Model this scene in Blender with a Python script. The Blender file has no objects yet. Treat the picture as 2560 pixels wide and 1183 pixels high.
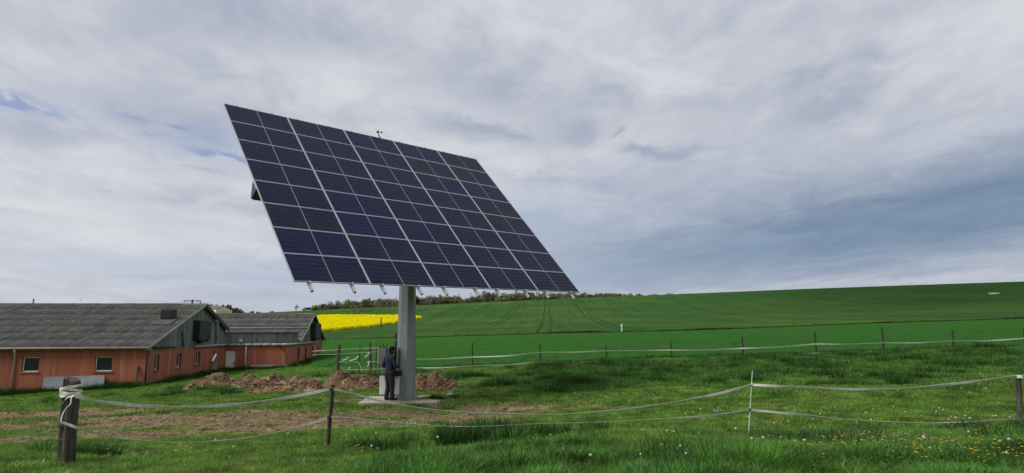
import bpy, bmesh, math, random
import numpy as np
from mathutils import Vector, Matrix, Quaternion
from mathutils import noise as mn

SC = bpy.context.scene
COL = SC.collection
rnd = random.Random(7)
nr = np.random.RandomState(11)
R = math.radians
EZ = 1.6                                   # eye height over the ground under the camera

# ------------------------------------------------------------------ camera
FPX, CX, CY = 1570.0, 1280.0, 591.5
PITCH, ROLL = R(8.55), 0.004
cF = Vector((0, math.cos(PITCH), math.sin(PITCH)))
cU = (Vector((0, -math.sin(PITCH), math.cos(PITCH))) + Vector((1, 0, 0)) * ROLL).normalized()
cR = cF.cross(cU)
cam_d = bpy.data.cameras.new('camera')
cam = bpy.data.objects.new('camera', cam_d)
COL.objects.link(cam)
m3 = Matrix((cR, cU, -cF)).transposed()
cam.matrix_world = Matrix.Translation((0, 0, EZ)) @ m3.to_4x4()
cam_d.sensor_width = 36.0
cam_d.lens = 36.0 * FPX / 2560.0
cam_d.clip_start = 0.1
cam_d.clip_end = 9000
SC.camera = cam
SC.view_settings.view_transform = 'Standard'
SC.view_settings.look = 'None'
SC.view_settings.gamma = 1.0
SC.view_settings.use_curve_mapping = False
SC.view_settings.exposure = 0.6
SC.render.engine = 'CYCLES'
SC.cycles.max_bounces = 6
SC.cycles.diffuse_bounces = 3
SC.cycles.glossy_bounces = 3
SC.cycles.transmission_bounces = 4
SC.cycles.transparent_max_bounces = 6


def ray(px, py):
    d = cR * ((px - CX) / FPX) - cU * ((py - CY) / FPX) + cF
    return d / d.y


def at(px, py, Y):
    d = ray(px, py) * Y
    return Vector((d.x, d.y, d.z + EZ))


def proj(p):
    v = Vector(p) - Vector((0, 0, EZ))
    z = v.dot(cF)
    return CX + FPX * v.dot(cR) / z, CY - FPX * v.dot(cU) / z


# ------------------------------------------------------------------ node helper
class NB:
    def __init__(self, tree):
        self.t = tree
        self.t.nodes.clear()

    def n(self, kind, **kw):
        nd = self.t.nodes.new(kind)
        for k, v in kw.items():
            if k.startswith('i_'):
                self.put(nd.inputs[k[2:].replace('_', ' ')], v)
            else:
                setattr(nd, k, v)
        return nd

    def put(self, sock, v):
        if isinstance(v, bpy.types.NodeSocket):
            self.t.links.new(v, sock)
        elif v is not None:
            if isinstance(v, (tuple, list)) and len(v) == 3 and sock.type == 'RGBA':
                v = (*v, 1)
            sock.default_value = v

    def m(self, op, a, b=0.0, c=None, clamp=False):
        nd = self.t.nodes.new('ShaderNodeMath')
        nd.operation = op
        nd.use_clamp = clamp
        self.put(nd.inputs[0], a)
        self.put(nd.inputs[1], b)
        if c is not None:
            self.put(nd.inputs[2], c)
        return nd.outputs[0]

    def mix(self, f, a, b, mode='MIX'):
        nd = self.t.nodes.new('ShaderNodeMix')
        nd.data_type = 'RGBA'
        nd.blend_type = mode
        nd.clamp_factor = True
        self.put(nd.inputs[0], f)
        self.put(nd.inputs[6], a)
        self.put(nd.inputs[7], b)
        return nd.outputs[2]

    def ramp(self, v, lo, hi, a=0.0, b=1.0, smooth=True):
        nd = self.t.nodes.new('ShaderNodeMapRange')
        nd.interpolation_type = 'SMOOTHSTEP' if smooth else 'LINEAR'
        self.put(nd.inputs[0], v)
        for i, q in enumerate((lo, hi, a, b)):
            self.put(nd.inputs[1 + i], q)
        return nd.outputs[0]

    def noise(self, vec, scale, detail=4, rough=.55, dist=0.0):
        nd = self.t.nodes.new('ShaderNodeTexNoise')
        if vec is not None:
            self.t.links.new(vec, nd.inputs['Vector'])
        nd.inputs['Scale'].default_value = scale
        nd.inputs['Detail'].default_value = detail
        nd.inputs['Roughness'].default_value = rough
        nd.inputs['Distortion'].default_value = dist
        return nd.outputs['Fac']

    def comb(self, x, y, z=0.0):
        nd = self.t.nodes.new('ShaderNodeCombineXYZ')
        self.put(nd.inputs[0], x)
        self.put(nd.inputs[1], y)
        self.put(nd.inputs[2], z)
        return nd.outputs[0]

    def sep(self, v):
        nd = self.t.nodes.new('ShaderNodeSeparateXYZ')
        self.t.links.new(v, nd.inputs[0])
        return nd.outputs[0], nd.outputs[1], nd.outputs[2]

    def scale_vec(self, v, s):
        nd = self.t.nodes.new('ShaderNodeMapping')
        self.t.links.new(v, nd.inputs['Vector'])
        nd.inputs['Scale'].default_value = s
        return nd.outputs[0]


# ------------------------------------------------------------------ sky and sun
SUN_AZ, SUN_EL = R(-118), R(50)            # sun behind thin cloud, to the left and behind the camera
world = bpy.data.worlds.new('World')
SC.world = world
world.use_nodes = True
W = NB(world.node_tree)
tc = W.n('ShaderNodeTexCoord')
dx, dy, dz = W.sep(tc.outputs['Generated'])
az = W.m('MULTIPLY', W.m('ARCTAN2', dx, dy), 57.2958)
el = W.m('MULTIPLY', W.m('ARCSINE', dz), 57.2958)
nis = W.n('ShaderNodeTexSky', sky_type='NISHITA', sun_disc=False)
nis.sun_elevation = SUN_EL
nis.sun_rotation = SUN_AZ
nis.air_density = 1.0
nis.dust_density = 1.2
curve = W.m('MULTIPLY', W.m('MULTIPLY', az, az), 0.0035)
e2 = W.m('SUBTRACT', el, curve)
rowc = W.m('MULTIPLY', W.m('LOGARITHM', W.m('ADD', W.m('MAXIMUM', dz, 0.0), 0.10), 2.718), 3.0)
rowc = W.m('SUBTRACT', rowc, W.m('MULTIPLY', curve, 0.07))
cv = W.comb(W.m('MULTIPLY', az, 0.055), rowc, W.m('MULTIPLY', az, 0.01))
warp = W.noise(cv, 1.3, 3, .5)
cv2 = W.comb(W.m('ADD', W.m('MULTIPLY', az, 0.05), W.m('MULTIPLY', warp, .8)),
             W.m('ADD', rowc, W.m('MULTIPLY', warp, 1.2)), 3.7)
n_big = W.noise(cv2, 0.9, 5, .55)
n_fine = W.noise(cv2, 3.2, 7, .6)
n_wisp = W.noise(W.comb(W.m('MULTIPLY', az, 0.16), W.m('MULTIPLY', rowc, 2.6), 9.0), 1.5, 6, .6, .6)
val = W.m('ADD', W.m('MULTIPLY', n_big, .62), W.m('MULTIPLY', n_fine, .38))
wob_a = W.m('MULTIPLY', W.m('SUBTRACT', n_fine, .5), 10.0)
wob_e = W.m('MULTIPLY', W.m('SUBTRACT', n_wisp, .5), 3.2)
azw = W.m('ADD', az, wob_a)
elw = W.m('ADD', el, wob_e)


def azel(px, py):
    d = ray(px, py).normalized()
    return math.degrees(math.atan2(d.x, d.y)), math.degrees(math.asin(d.z))


def blob(px, py, rx, ry, ang, k):
    a0, e0 = azel(px, py)
    sx = math.degrees(rx / FPX)
    sy = math.degrees(ry / FPX)
    c, s = math.cos(R(ang)), math.sin(R(ang))
    da = W.m('SUBTRACT', azw, a0)
    de = W.m('SUBTRACT', elw, e0)
    u = W.m('MULTIPLY', W.m('ADD', W.m('MULTIPLY', da, c), W.m('MULTIPLY', de, s)), 1 / sx)
    v = W.m('MULTIPLY', W.m('SUBTRACT', W.m('MULTIPLY', de, c), W.m('MULTIPLY', da, s)), 1 / sy)
    r2 = W.m('ADD', W.m('MULTIPLY', u, u), W.m('MULTIPLY', v, v))
    return W.m('MULTIPLY', W.m('EXPONENT', W.m('MULTIPLY', r2, -1.0)), k)


def total(lst):
    s = None
    for b in lst:
        q = blob(*b)
        s = q if s is None else W.m('ADD', s, q)
    return s


rainy = total([(2350, 545, 800, 110, 5, .62), (1950, 615, 640, 85, 5, .38), (2700, 440, 620, 210, 0, .32),
               (1500, 600, 300, 110, 0, .3)])
grey = total([(1640, 380, 80, 15, -8, .75), (1550, 332, 26, 9, 14, .6), (1240, 228, 130, 50, -10, .42),
              (2060, 178, 150, 28, 14, .55), (2090, 252, 130, 32, 12, .42), (1190, 322, 160, 24, -8, .62),
              (110, 335, 150, 32, -3, .48), (1320, 438, 90, 22, -8, .4), (1430, 342, 60, 30, 8, .35),
              (2200, 40, 260, 50, 5, .3), (540, 428, 50, 9, 0, .4), (850, 90, 500, 60, -4, .25)])
bright = total([(1480, 390, 300, 60, 8, .5), (350, 420, 420, 45, -3, .6), (300, 590, 450, 70, -2, .35),
                (950, 250, 330, 60, -10, .35), (2100, 712, 700, 9, 2, .35), (2450, 80, 250, 120, 0, .35),
                (1900, 120, 300, 45, 12, .35)])
blue = total([(130, 272, 75, 10, -8, .95), (290, 294, 34, 9, -14, 1.0), (420, 312, 34, 6, 0, .85),
              (545, 380, 60, 9, -6, .8), (510, 325, 90, 34, -5, .4), (606, 393, 22, 10, -20, 1.0),
              (20, 243, 32, 12, -10, .8), (420, 335, 300, 60, -6, .24)])
lowblue = total([(650, 690, 600, 42, -3, .45), (1500, 690, 260, 30, 0, .4), (1350, 560, 130, 90, 0, .3),
                 (1500, 500, 500, 90, 5, .2)])
val = W.m('ADD', val, W.m('MULTIPLY', W.m('SUBTRACT', n_wisp, .5), .22))
val = W.m('ADD', W.m('SUBTRACT', val, W.m('MULTIPLY', grey, .42)), W.m('MULTIPLY', bright, .30))
f = W.ramp(val, .20, .80)
c = W.mix(f, (.255, .284, .352), (.462, .470, .493))
c = W.mix(rainy, c, W.mix(1.0, c, (.41, .53, .66), 'MULTIPLY'))
c = W.mix(lowblue, c, (.232, .293, .40))
c10 = W.mix(1.0, c, (10, 10, 10), 'MULTIPLY')
gaps = W.m('MULTIPLY', blue, W.ramp(n_wisp, .38, .62, .35, 1.1))
skyc = W.mix(1.0, nis.outputs[0], (.95, .80, .82), 'MULTIPLY')
c10 = W.mix(gaps, c10, skyc)
# under the horizon the world is plain dull ground light
c10 = W.mix(W.ramp(el, -6.0, -1.0), (1.4, 1.6, 1.3), c10)
bg = W.n('ShaderNodeBackground')
W.put(bg.inputs['Color'], c10)
bg.inputs['Strength'].default_value = 0.1
wo = W.n('ShaderNodeOutputWorld')
W.t.links.new(bg.outputs[0], wo.inputs[0])
world.cycles.sampling_method = 'MANUAL'
world.cycles.sample_map_resolution = 512

sd = bpy.data.lights.new('sun', 'SUN')
sd.energy = 2.4
sd.angle = R(42)
sd.color = (1.0, .965, .91)
sun = bpy.data.objects.new('sun', sd)
COL.objects.link(sun)
sdir = Vector((math.sin(SUN_AZ) * math.cos(SUN_EL), math.cos(SUN_AZ) * math.cos(SUN_EL), math.sin(SUN_EL)))
sun.rotation_euler = sdir.to_track_quat('Z', 'Y').to_euler()
sun.location = (-40, 10, 40)


# ------------------------------------------------------------------ object helpers
def tag(o, label=None, cat=None, group=None, kind=None):
    if label:
        o['label'] = label
    if cat:
        o['category'] = cat
    if group:
        o['group'] = group
    if kind:
        o['kind'] = kind
    return o


def empty(name, loc, rz=0.0, **kw):
    o = bpy.data.objects.new(name, None)
    o.empty_display_size = .3
    COL.objects.link(o)
    o.location = loc
    o.rotation_euler = (0, 0, rz)
    tag(o, **kw)
    return o


def inst(name, mesh, parent=None, M=None):
    o = bpy.data.objects.new(name, mesh)
    COL.objects.link(o)
    if parent:
        o.parent = parent
    if M is not None:
        o.matrix_basis = M
    return o


class MB:
    def __init__(s):
        s.v = []
        s.f = []
        s.mi = []
        s.cur = 0

    def quad(s, a, b, c, d):
        i = len(s.v)
        s.v += [tuple(a), tuple(b), tuple(c), tuple(d)]
        s.f.append((i, i + 1, i + 2, i + 3))
        s.mi.append(s.cur)

    def tri(s, a, b, c):
        i = len(s.v)
        s.v += [tuple(a), tuple(b), tuple(c)]
        s.f.append((i, i + 1, i + 2))
        s.mi.append(s.cur)

    def hexa(s, p):                         # 8 points: bottom ring 0-3 ccw, top ring 4-7
        i = len(s.v)
        s.v += [tuple(q) for q in p]
        for q in ((3, 2, 1, 0), (4, 5, 6, 7), (0, 1, 5, 4), (1, 2, 6, 5), (2, 3, 7, 6), (3, 0, 4, 7)):
            s.f.append(tuple(i + k for k in q))
            s.mi.append(s.cur)

    def box(s, x0, x1, y0, y1, z0, z1):
        s.hexa([(x0, y0, z0), (x1, y0, z0), (x1, y1, z0), (x0, y1, z0),
                (x0, y0, z1), (x1, y0, z1), (x1, y1, z1), (x0, y1, z1)])

    def obox(s, c, ax, ay, az):             # centre and three half vectors
        c, ax, ay, az = Vector(c), Vector(ax), Vector(ay), Vector(az)
        s.hexa([c - ax - ay - az, c + ax - ay - az, c + ax + ay - az, c - ax + ay - az,
                c - ax - ay + az, c + ax - ay + az, c + ax + ay + az, c - ax + ay + az])

    def tube(s, pts, r, n=8, cap=True):
        pts = [Vector(p) for p in pts]
        rs = r if isinstance(r, (list, tuple)) else [r] * len(pts)
        base = len(s.v)
        up = Vector((0, 0, 1))
        prev = None
        for i, p in enumerate(pts):
            t = (pts[min(i + 1, len(pts) - 1)] - pts[max(i - 1, 0)]).normalized()
            if prev is None:
                a = t.cross(up) if abs(t.z) < .95 else t.cross(Vector((1, 0, 0)))
            else:
                a = prev - t * prev.dot(t)
            a.normalize()
            prev = a
            b = t.cross(a)
            for k in range(n):
                w = 2 * math.pi * k / n
                s.v.append(tuple(p + (a * math.cos(w) + b * math.sin(w)) * rs[i]))
        for i in range(len(pts) - 1):
            for k in range(n):
                q = base + i * n
                s.f.append((q + k, q + (k + 1) % n, q + n + (k + 1) % n, q + n + k))
                s.mi.append(s.cur)
        if cap:
            s.f.append(tuple(base + k for k in range(n))[::-1])
            s.f.append(tuple(base + (len(pts) - 1) * n + k for k in range(n)))
            s.mi += [s.cur, s.cur]

    def mesh(s, name, mats, smooth=False):
        me = bpy.data.meshes.new(name)
        me.from_pydata(s.v, [], s.f)
        for m_ in (mats if isinstance(mats, (list, tuple)) else [mats]):
            me.materials.append(m_)
        me.polygons.foreach_set('material_index', s.mi)
        if smooth:
            me.polygons.foreach_set('use_smooth', [True] * len(s.f))
        me.update()
        bm = bmesh.new()
        bm.from_mesh(me)
        bmesh.ops.recalc_face_normals(bm, faces=bm.faces)
        bm.to_mesh(me)
        bm.free()
        return me

    def build(s, name, mats, parent=None, smooth=False, bevel=0.0):
        o = inst(name, s.mesh(name, mats, smooth), parent)
        if bevel:
            b = o.modifiers.new('bevel', 'BEVEL')
            b.width = bevel
            b.segments = 2
            b.limit_method = 'ANGLE'
        return o


# ------------------------------------------------------------------ materials
def pmat(name, c1, c2=None, scale=4.0, rough=.8, metal=0.0, bump=0.0, bscale=None, detail=5, stretch=None,
         rand=0.0, lo=.35, hi=.65, spec=.4, c3=None, s3=1.0, coat=0.0, stain=None, trans=0.0):
    m = bpy.data.materials.new(name)
    m.use_nodes = True
    N = NB(m.node_tree)
    t = N.n('ShaderNodeTexCoord')
    geo = N.n('ShaderNodeNewGeometry')
    v = geo.outputs['Position']
    if stretch:
        v = N.scale_vec(v, stretch)
    col = c1
    if c2:
        col = N.mix(N.ramp(N.noise(v, scale, detail, .6), lo, hi), c1, c2)
    if c3:
        col = N.mix(N.ramp(N.noise(v, s3, 6, .65), .54, .68), col, c3)
    if stain:
        lz = N.sep(t.outputs['Object'])[2]
        k = N.m('ADD', lz, N.m('MULTIPLY', N.m('SUBTRACT', N.noise(geo.outputs['Position'], 1.1, 5, .65), .5), 2.2))
        col = N.mix(N.ramp(k, stain[0], stain[1], 0, .75), col, stain[2])
    if rand:
        oi = N.n('ShaderNodeObjectInfo')
        k = N.m('ADD', 1 - rand, N.m('MULTIPLY', oi.outputs['Random'], 2 * rand))
        cc = N.comb(k, k, k)
        col = N.mix(1.0, col, cc, 'MULTIPLY')
    p = N.n('ShaderNodeBsdfPrincipled')
    N.put(p.inputs['Base Color'], col)
    p.inputs['Roughness'].default_value = rough
    p.inputs['Metallic'].default_value = metal
    p.inputs['Specular IOR Level'].default_value = spec
    if coat:
        p.inputs['Coat Weight'].default_value = coat
        p.inputs['Coat Roughness'].default_value = .03
    if bump:
        b = N.n('ShaderNodeBump')
        b.inputs['Strength'].default_value = 1.0
        b.inputs['Distance'].default_value = bump
        N.put(b.inputs['Height'], N.noise(v, bscale or scale * 3, 5, .65))
        N.t.links.new(b.outputs[0], p.inputs['Normal'])
    out = N.n('ShaderNodeOutputMaterial')
    sh = p.outputs[0]
    if trans:
        tr = N.n('ShaderNodeBsdfTranslucent')
        N.put(tr.inputs['Color'], col)
        mx = N.n('ShaderNodeMixShader')
        mx.inputs[0].default_value = trans
        N.t.links.new(sh, mx.inputs[1])
        N.t.links.new(tr.outputs[0], mx.inputs[2])
        sh = mx.outputs[0]
    N.t.links.new(sh, out.inputs[0])
    return m


M = {}
M['galv'] = pmat('galvanised_steel', (.34, .38, .385), (.25, .285, .29), 9, .48, .55, .0015, 60, stretch=(1, 1, .5),
                 c3=(.36, .40, .405), s3=9)
M['alu'] = pmat('aluminium', (.50, .52, .56), (.42, .44, .47), 6, .38, .5)
M['rail'] = pmat('rail_aluminium', (.42, .42, .43), None, rough=.45, metal=.3)
M['darksteel'] = pmat('dark_steel', (.045, .05, .05), (.08, .085, .085), 5, .5, .4)
M['backsheet'] = pmat('white_backsheet', (.22, .23, .26), None, rough=.3, coat=.5)
M['cabinet'] = pmat('cabinet_paint', (.80, .80, .78), (.72, .73, .71), 2, .5)
M['cabgrey'] = pmat('cabinet_inside', (.20, .21, .21), (.16, .17, .17), 2, .55)
M['black'] = pmat('black_plastic', (.012, .012, .014), (.02, .02, .022), 3, .55)
M['concrete'] = pmat('concrete', (.40, .365, .31), (.30, .27, .225), 2.2, .9, 0, .004, 30, c3=(.22, .17, .12), s3=1.3)
M['red'] = pmat('red_painted_concrete', (.36, .110, .058), (.26, .084, .046), .7, .88, 0, .004, 30, rand=.06, stain=(-1.3, -3.0, (.16, .075, .045)),
                c3=(.44, .19, .12), s3=1.0, stretch=(2.6, 2.6, .16))
M['redjoint'] = pmat('pale_joint', (.42, .25, .19), (.36, .17, .11), 2, .9)
M['reveal'] = pmat('window_reveal', (.19, .065, .036), None, rough=.9)
M['timber'] = pmat('weathered_boards', (.19, .205, .19), (.115, .13, .115), 2.5, .9, 0, .004, 30, rand=.26,
                   stretch=(3, 3, .35), c3=(.17, .17, .15), s3=2.0)
M['verge'] = pmat('pale_verge_board', (.33, .34, .33), (.22, .23, .22), 3, .8)
M['fibre'] = pmat('fibre_cement', (.130, .128, .118), (.066, .066, .062), 1.3, .92, 0, .012, 14, rand=.07, stretch=(2.4, .55, .55),
                  c3=(.21, .205, .155), s3=2.6, detail=9)
M['ridge'] = pmat('ridge_cement', (.075, .072, .07), (.05, .05, .045), 2, .9, rand=.2)
M['moss'] = pmat('mossy_ridge_cement', (.13, .125, .06), (.08, .08, .06), 2, .95)
M['gutter'] = pmat('beige_gutter', (.46, .41, .32), (.36, .31, .24), 3, .6)
M['pipe'] = pmat('grey_pipe', (.38, .39, .39), (.27, .28, .28), 4, .5)
M['pvc'] = pmat('white_pvc', (.85, .85, .81), (.75, .75, .71), 3, .4)
M['glass'] = pmat('dark_window_glass', (.014, .018, .024), None, rough=.25, spec=.35)
M['door'] = pmat('cream_door', (.78, .74, .60), (.70, .66, .53), 1.5, .6)
M['wood'] = pmat('old_post_wood', (.095, .078, .058), (.026, .022, .018), 7, .95, 0, .02, 22, stretch=(3, 3, .35),
                 c3=(.11, .10, .08), s3=3, detail=8)
M['rust'] = pmat('rusty_stake', (.045, .032, .027), (.025, .02, .018), 8, .9, 0, .003, 40)
M['tape'] = pmat('white_fence_tape', (.82, .82, .74), (.66, .65, .57), 12, .7, stretch=(1, 1, 1), trans=.15)
M['fibreglass'] = pmat('pale_rod', (.55, .60, .52), None, rough=.5)
M['soil'] = pmat('dug_soil', (.21, .130, .070), (.085, .050, .028), 1.3, .97, 0, .07, 9, c3=(.38, .28, .18), s3=2.0, detail=9)
M['slab'] = pmat('grey_board', (.165, .175, .188), (.135, .145, .155), .9, .8, c3=(.20, .21, .22), s3=1.2)
M['stone'] = pmat('pale_stone', (.42, .40, .36), (.28, .27, .24), 5, .9, 0, .01, 20)
M['farwall'] = pmat('cream_cladding', (.62, .55, .40), (.56, .5, .36), .2, .7)
M['farroof'] = pmat('dark_far_roof', (.10, .095, .10), (.08, .078, .08), .3, .8)

# photovoltaic cells behind anti-reflective glass
m = bpy.data.materials.new('solar_cell')
m.use_nodes = True
N = NB(m.node_tree)
t = N.n('ShaderNodeTexCoord')
oi = N.n('ShaderNodeObjectInfo')
sx, sy, sz = N.sep(t.outputs['Object'])
bus = N.m('LESS_THAN', N.m('FRACT', N.m('MULTIPLY', sy, 1 / .0155)), .10)
big = N.noise(t.outputs['Object'], .9, 2)
col = N.mix(N.ramp(big, .35, .65), (.0055, .0065, .024), (.0095, .0100, .026))
col = N.mix(N.m('MULTIPLY', oi.outputs['Random'], .7), col, (.0055, .008, .042))
col = N.mix(N.m('MULTIPLY', bus, .30), col, (.055, .055, .08))
p = N.n('ShaderNodeBsdfPrincipled')
N.put(p.inputs['Base Color'], col)
p.inputs['Roughness'].default_value = .35
p.inputs['Specular IOR Level'].default_value = .05
p.inputs['Coat Weight'].default_value = .2
p.inputs['Coat Roughness'].default_value = .12
p.inputs['Coat IOR'].default_value = 1.35
o_ = N.n('ShaderNodeOutputMaterial')
N.t.links.new(p.outputs[0], o_.inputs[0])
M['cell'] = m


# ------------------------------------------------------------------ numeric noise for terrain
_lat = np.random.RandomState(5).rand(256, 256)


def vnoise(x, y):
    xi = np.floor(x).astype(int)
    yi = np.floor(y).astype(int)
    fx = x - xi
    fy = y - yi
    fx = fx * fx * (3 - 2 * fx)
    fy = fy * fy * (3 - 2 * fy)
    a = _lat[xi & 255, yi & 255]
    b = _lat[(xi + 1) & 255, yi & 255]
    c_ = _lat[xi & 255, (yi + 1) & 255]
    d = _lat[(xi + 1) & 255, (yi + 1) & 255]
    return (a * (1 - fx) + b * fx) * (1 - fy) + (c_ * (1 - fx) + d * fx) * fy


def fbm(x, y, oct_=4, g=.5):
    s = 0
    a = 1
    t_ = 0
    for k in range(oct_):
        s = s + a * vnoise(x * 2 ** k + 17.3 * k, y * 2 ** k + 9.1 * k)
        t_ += a
        a *= g
    return s / t_


# ------------------------------------------------------------------ terrain
TU = np.array([-1.12, -.80, -.58, -.3, 0, .25, .5, .85, 1.12])
TROWS = [
    (0.0, -1.60, -1.60, -1.60, -1.60, -1.60, -1.60, -1.60, -1.60, -1.60),
    (6, -1.72, -1.71, -1.70, -1.70, -1.68, -1.65, -1.62, -1.60, -1.60),
    (9, -1.78, -1.78, -1.80, -1.83, -1.80, -1.76, -1.73, -1.69, -1.66),
    (12, -2.15, -2.12, -2.10, -2.08, -1.98, -1.90, -1.85, -1.77, -1.72),
    (17, -2.62, -2.55, -2.45, -2.30, -2.18, -2.00, -1.86, -1.68, -1.60),
    (22, -3.00, -2.90, -2.75, -2.42, -2.26, -2.02, -1.75, -1.48, -1.40),
    (28, -3.40, -3.30, -3.05, -2.52, -2.25, -1.95, -1.66, -1.34, -1.20),
    (36, -3.85, -3.72, -3.38, -2.48, -2.02, -1.66, -1.42, -1.02, -.85),
    (42, -4.05, -3.95, -3.50, -2.66, -1.90, -1.50, -1.25, -.80, -.60),
    (58, -4.40, -4.20, -3.80, -3.00, -1.55, -1.05, -.60, 0.05, .4),
    (74, -4.30, -4.10, -3.70, -2.75, -1.08, -.55, .10, .85, 1.2),
    (90, -4.00, -3.80, -3.20, -1.95, -.60, -.10, .75, 1.70, 2.3),
    (123, -3.4, -3.0, -2.4, -1.15, .22, .7, 1.95, 3.6, 4.6),
    (148, -2.6, -2.2, -1.6, -.25, 1.25, 2.0, 3.5, 5.7, 7.0),
    (203, -.6, .0, .8, 2.2, 4.4, 5.7, 7.9, 10.8, 12.6),
    (270, 3.0, 3.8, 5.0, 8.0, 11.4, 13.7, 16.4, 19.6, 21.5),
    (300, 4.6, 5.4, 6.6, 10.0, 13.8, 16.7, 19.4, 22.4, 24.2),
    (340, 5.2, 6.0, 7.2, 11.0, 15.1, 18.2, 21.2, 24.6, 26.5),
    (420, 4, 5, 7, 11, 15, 19, 22, 26, 28),
    (900, 2, 2, 4, 8, 10, 14, 16, 18, 18),
    (4500, -5, -5, -5, -5, -5, -5, -5, -5, -5)]
ty = np.array([r_[0] for r_ in TROWS], float)
tz = np.array([r_[1:] for r_ in TROWS], float)


def pchip(x, y, xq):
    h = np.diff(x)
    d = np.diff(y) / h
    mm = np.zeros_like(y)
    mm[1:-1] = np.where(d[:-1] * d[1:] > 0, 2 * d[:-1] * d[1:] / np.where(np.abs(d[:-1] + d[1:]) < 1e-12, 1, d[:-1] + d[1:]), 0)
    mm[0] = d[0]
    mm[-1] = d[-1]
    i = np.clip(np.searchsorted(x, xq) - 1, 0, len(x) - 2)
    t_ = (xq - x[i]) / h[i]
    return ((2 * t_**3 - 3 * t_**2 + 1) * y[i] + (t_**3 - 2 * t_**2 + t_) * h[i] * mm[i]
            + (-2 * t_**3 + 3 * t_**2) * y[i + 1] + (t_**3 - t_**2) * h[i] * mm[i + 1])


# dense lookup in (log distance, bearing)
NYD, NUD = 700, 160
lyq = np.linspace(0, math.log(4501), NYD)
yq = np.exp(lyq) - 1
uq = np.linspace(TU[0], TU[-1], NUD)
tmp = np.stack([pchip(ty, tz[:, k], yq) for k in range(len(TU))], 1)
TG = np.stack([pchip(TU, tmp[j], uq) for j in range(NYD)], 0)
ker = np.ones(9) / 9
for _ in range(2):
    pad = np.pad(TG, ((4, 4), (0, 0)), 'edge')
    TG = sum(pad[k:k + NYD] for k in range(9)) / 9


def terrain(x, y):
    x = np.asarray(x, float)
    y = np.asarray(y, float)
    r = np.hypot(x, y)
    th = np.clip(np.arctan2(x, y), -R(48), R(48))
    yy = r * np.cos(th)
    u = np.tan(th)
    a = np.log(yy + 1) / lyq[-1] * (NYD - 1)
    b = (u - TU[0]) / (TU[-1] - TU[0]) * (NUD - 1)
    a = np.clip(a, 0, NYD - 1.001)
    b = np.clip(b, 0, NUD - 1.001)
    i = a.astype(int)
    j = b.astype(int)
    fa = a - i
    fb = b - j
    z = (TG[i, j] * (1 - fa) + TG[i + 1, j] * fa) * (1 - fb) + (TG[i, j + 1] * (1 - fa) + TG[i + 1, j + 1] * fa) * fb
    w = np.clip((yy - 3) / 4, 0, 1) * np.clip((60 - yy) / 20, 0, 1)
    z = z + w * ((fbm(x * .35 + 40, y * .35 + 3, 3) - .5) * .22)
    return z + EZ


def gz(x, y):
    return float(terrain(x, y))


def hit(px, py, y0=3.0, y1=400.0):
    d = ray(px, py)
    ys = np.exp(np.linspace(math.log(y0), math.log(y1), 3000))
    dz_ = d.z * ys + EZ - terrain(d.x * ys, ys)
    k = np.argmax(dz_ < 0)
    if dz_[k] >= 0:
        k = len(ys) - 1
    Y = ys[k]
    return Vector((d.x * Y, Y, gz(d.x * Y, Y)))


# where the ground is churned to mud and where the grass is lush: places in the paddock
MUD = []
for (px, py, rx, ry, k) in [(120, 1040, 6.5, 2.2, 1), (330, 1052, 5, 2.4, 1), (250, 1092, 3.6, 1.2, 1), (480, 1085, 3.2, 1.2, 1),
                            (560, 1050, 4.2, 2.2, 1), (700, 1060, 3, 1.3, 1), (850, 1035, 3.2, 1.6, 1), (1000, 1030, 3.5, 1.0, .9),
                            (1130, 1045, 2.6, 1.2, 1), (1290, 1018, 2.0, .9, 1), (1180, 1008, 3.0, 1.6, .6),
                            (1450, 1018, 1.6, .45, .8), (1560, 1000, 2.6, .8, .45), (1010, 1068, 1.7, .5, .8), (870, 1000, 2.6, 1.2, .7),
                            (1200, 1036, 1.0, .5, 1), (10, 1105, 1.5, .6, .9), (780, 950, 3.5, 2.0, .75), (560, 968, 4, 1.8, .6),
                            (1090, 985, 2.2, 1.6, .7), (330, 1145, .5, .25, .7), (1330, 1000, 3.5, .8, .35)]:
    q = hit(px, py)
    MUD.append((q.x, q.y, rx, ry, k))


def mudmask(x, y):
    s = np.zeros_like(np.asarray(x, float))
    for (mx_, my_, rx, ry, k) in MUD:
        r2 = ((x - mx_) / rx) ** 2 + ((y - my_) / ry) ** 2
        s = np.maximum(s, k * np.exp(-r2 ** 1.3 * .7))
    n = fbm(x * .9 + 7, y * 2.2 + 2, 6, .72)
    return np.clip((s * 1.15 + (n - .5) * 2.4 - .30) * 2.2, 0, 1)


def lushmask(x, y):
    n = fbm(x * .55 + 3, y * .55 + 8, 3)
    near = np.clip((x + 4.6 - (y - 5.0) * .62) / 1.6, 0, 1) * np.clip((11.6 - y + np.clip(x, -9, 2) * .30) / 1.6, 0, 1)
    left = np.clip((7.2 - y) / 1.2, 0, 1) * .75
    back = np.clip((y - 22.0 - np.clip(-x, 0, 3) * 2) / 4, 0, 1) * np.clip((37 - y) / 2.0, 0, 1) * np.clip((x + 1.5) / 3, 0, 1)
    right = np.clip((x - 7) / 6, 0, 1) * .35
    mound = np.exp(-(((x + 15.5) / 6) ** 2 + ((y - 37) / 5) ** 2)) * .7
    v = np.maximum.reduce([near, left * np.ones_like(near), back, right * np.ones_like(near), mound])
    return np.clip(v + (n - .5) * .9 * (v > .02), 0, 1)


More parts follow.
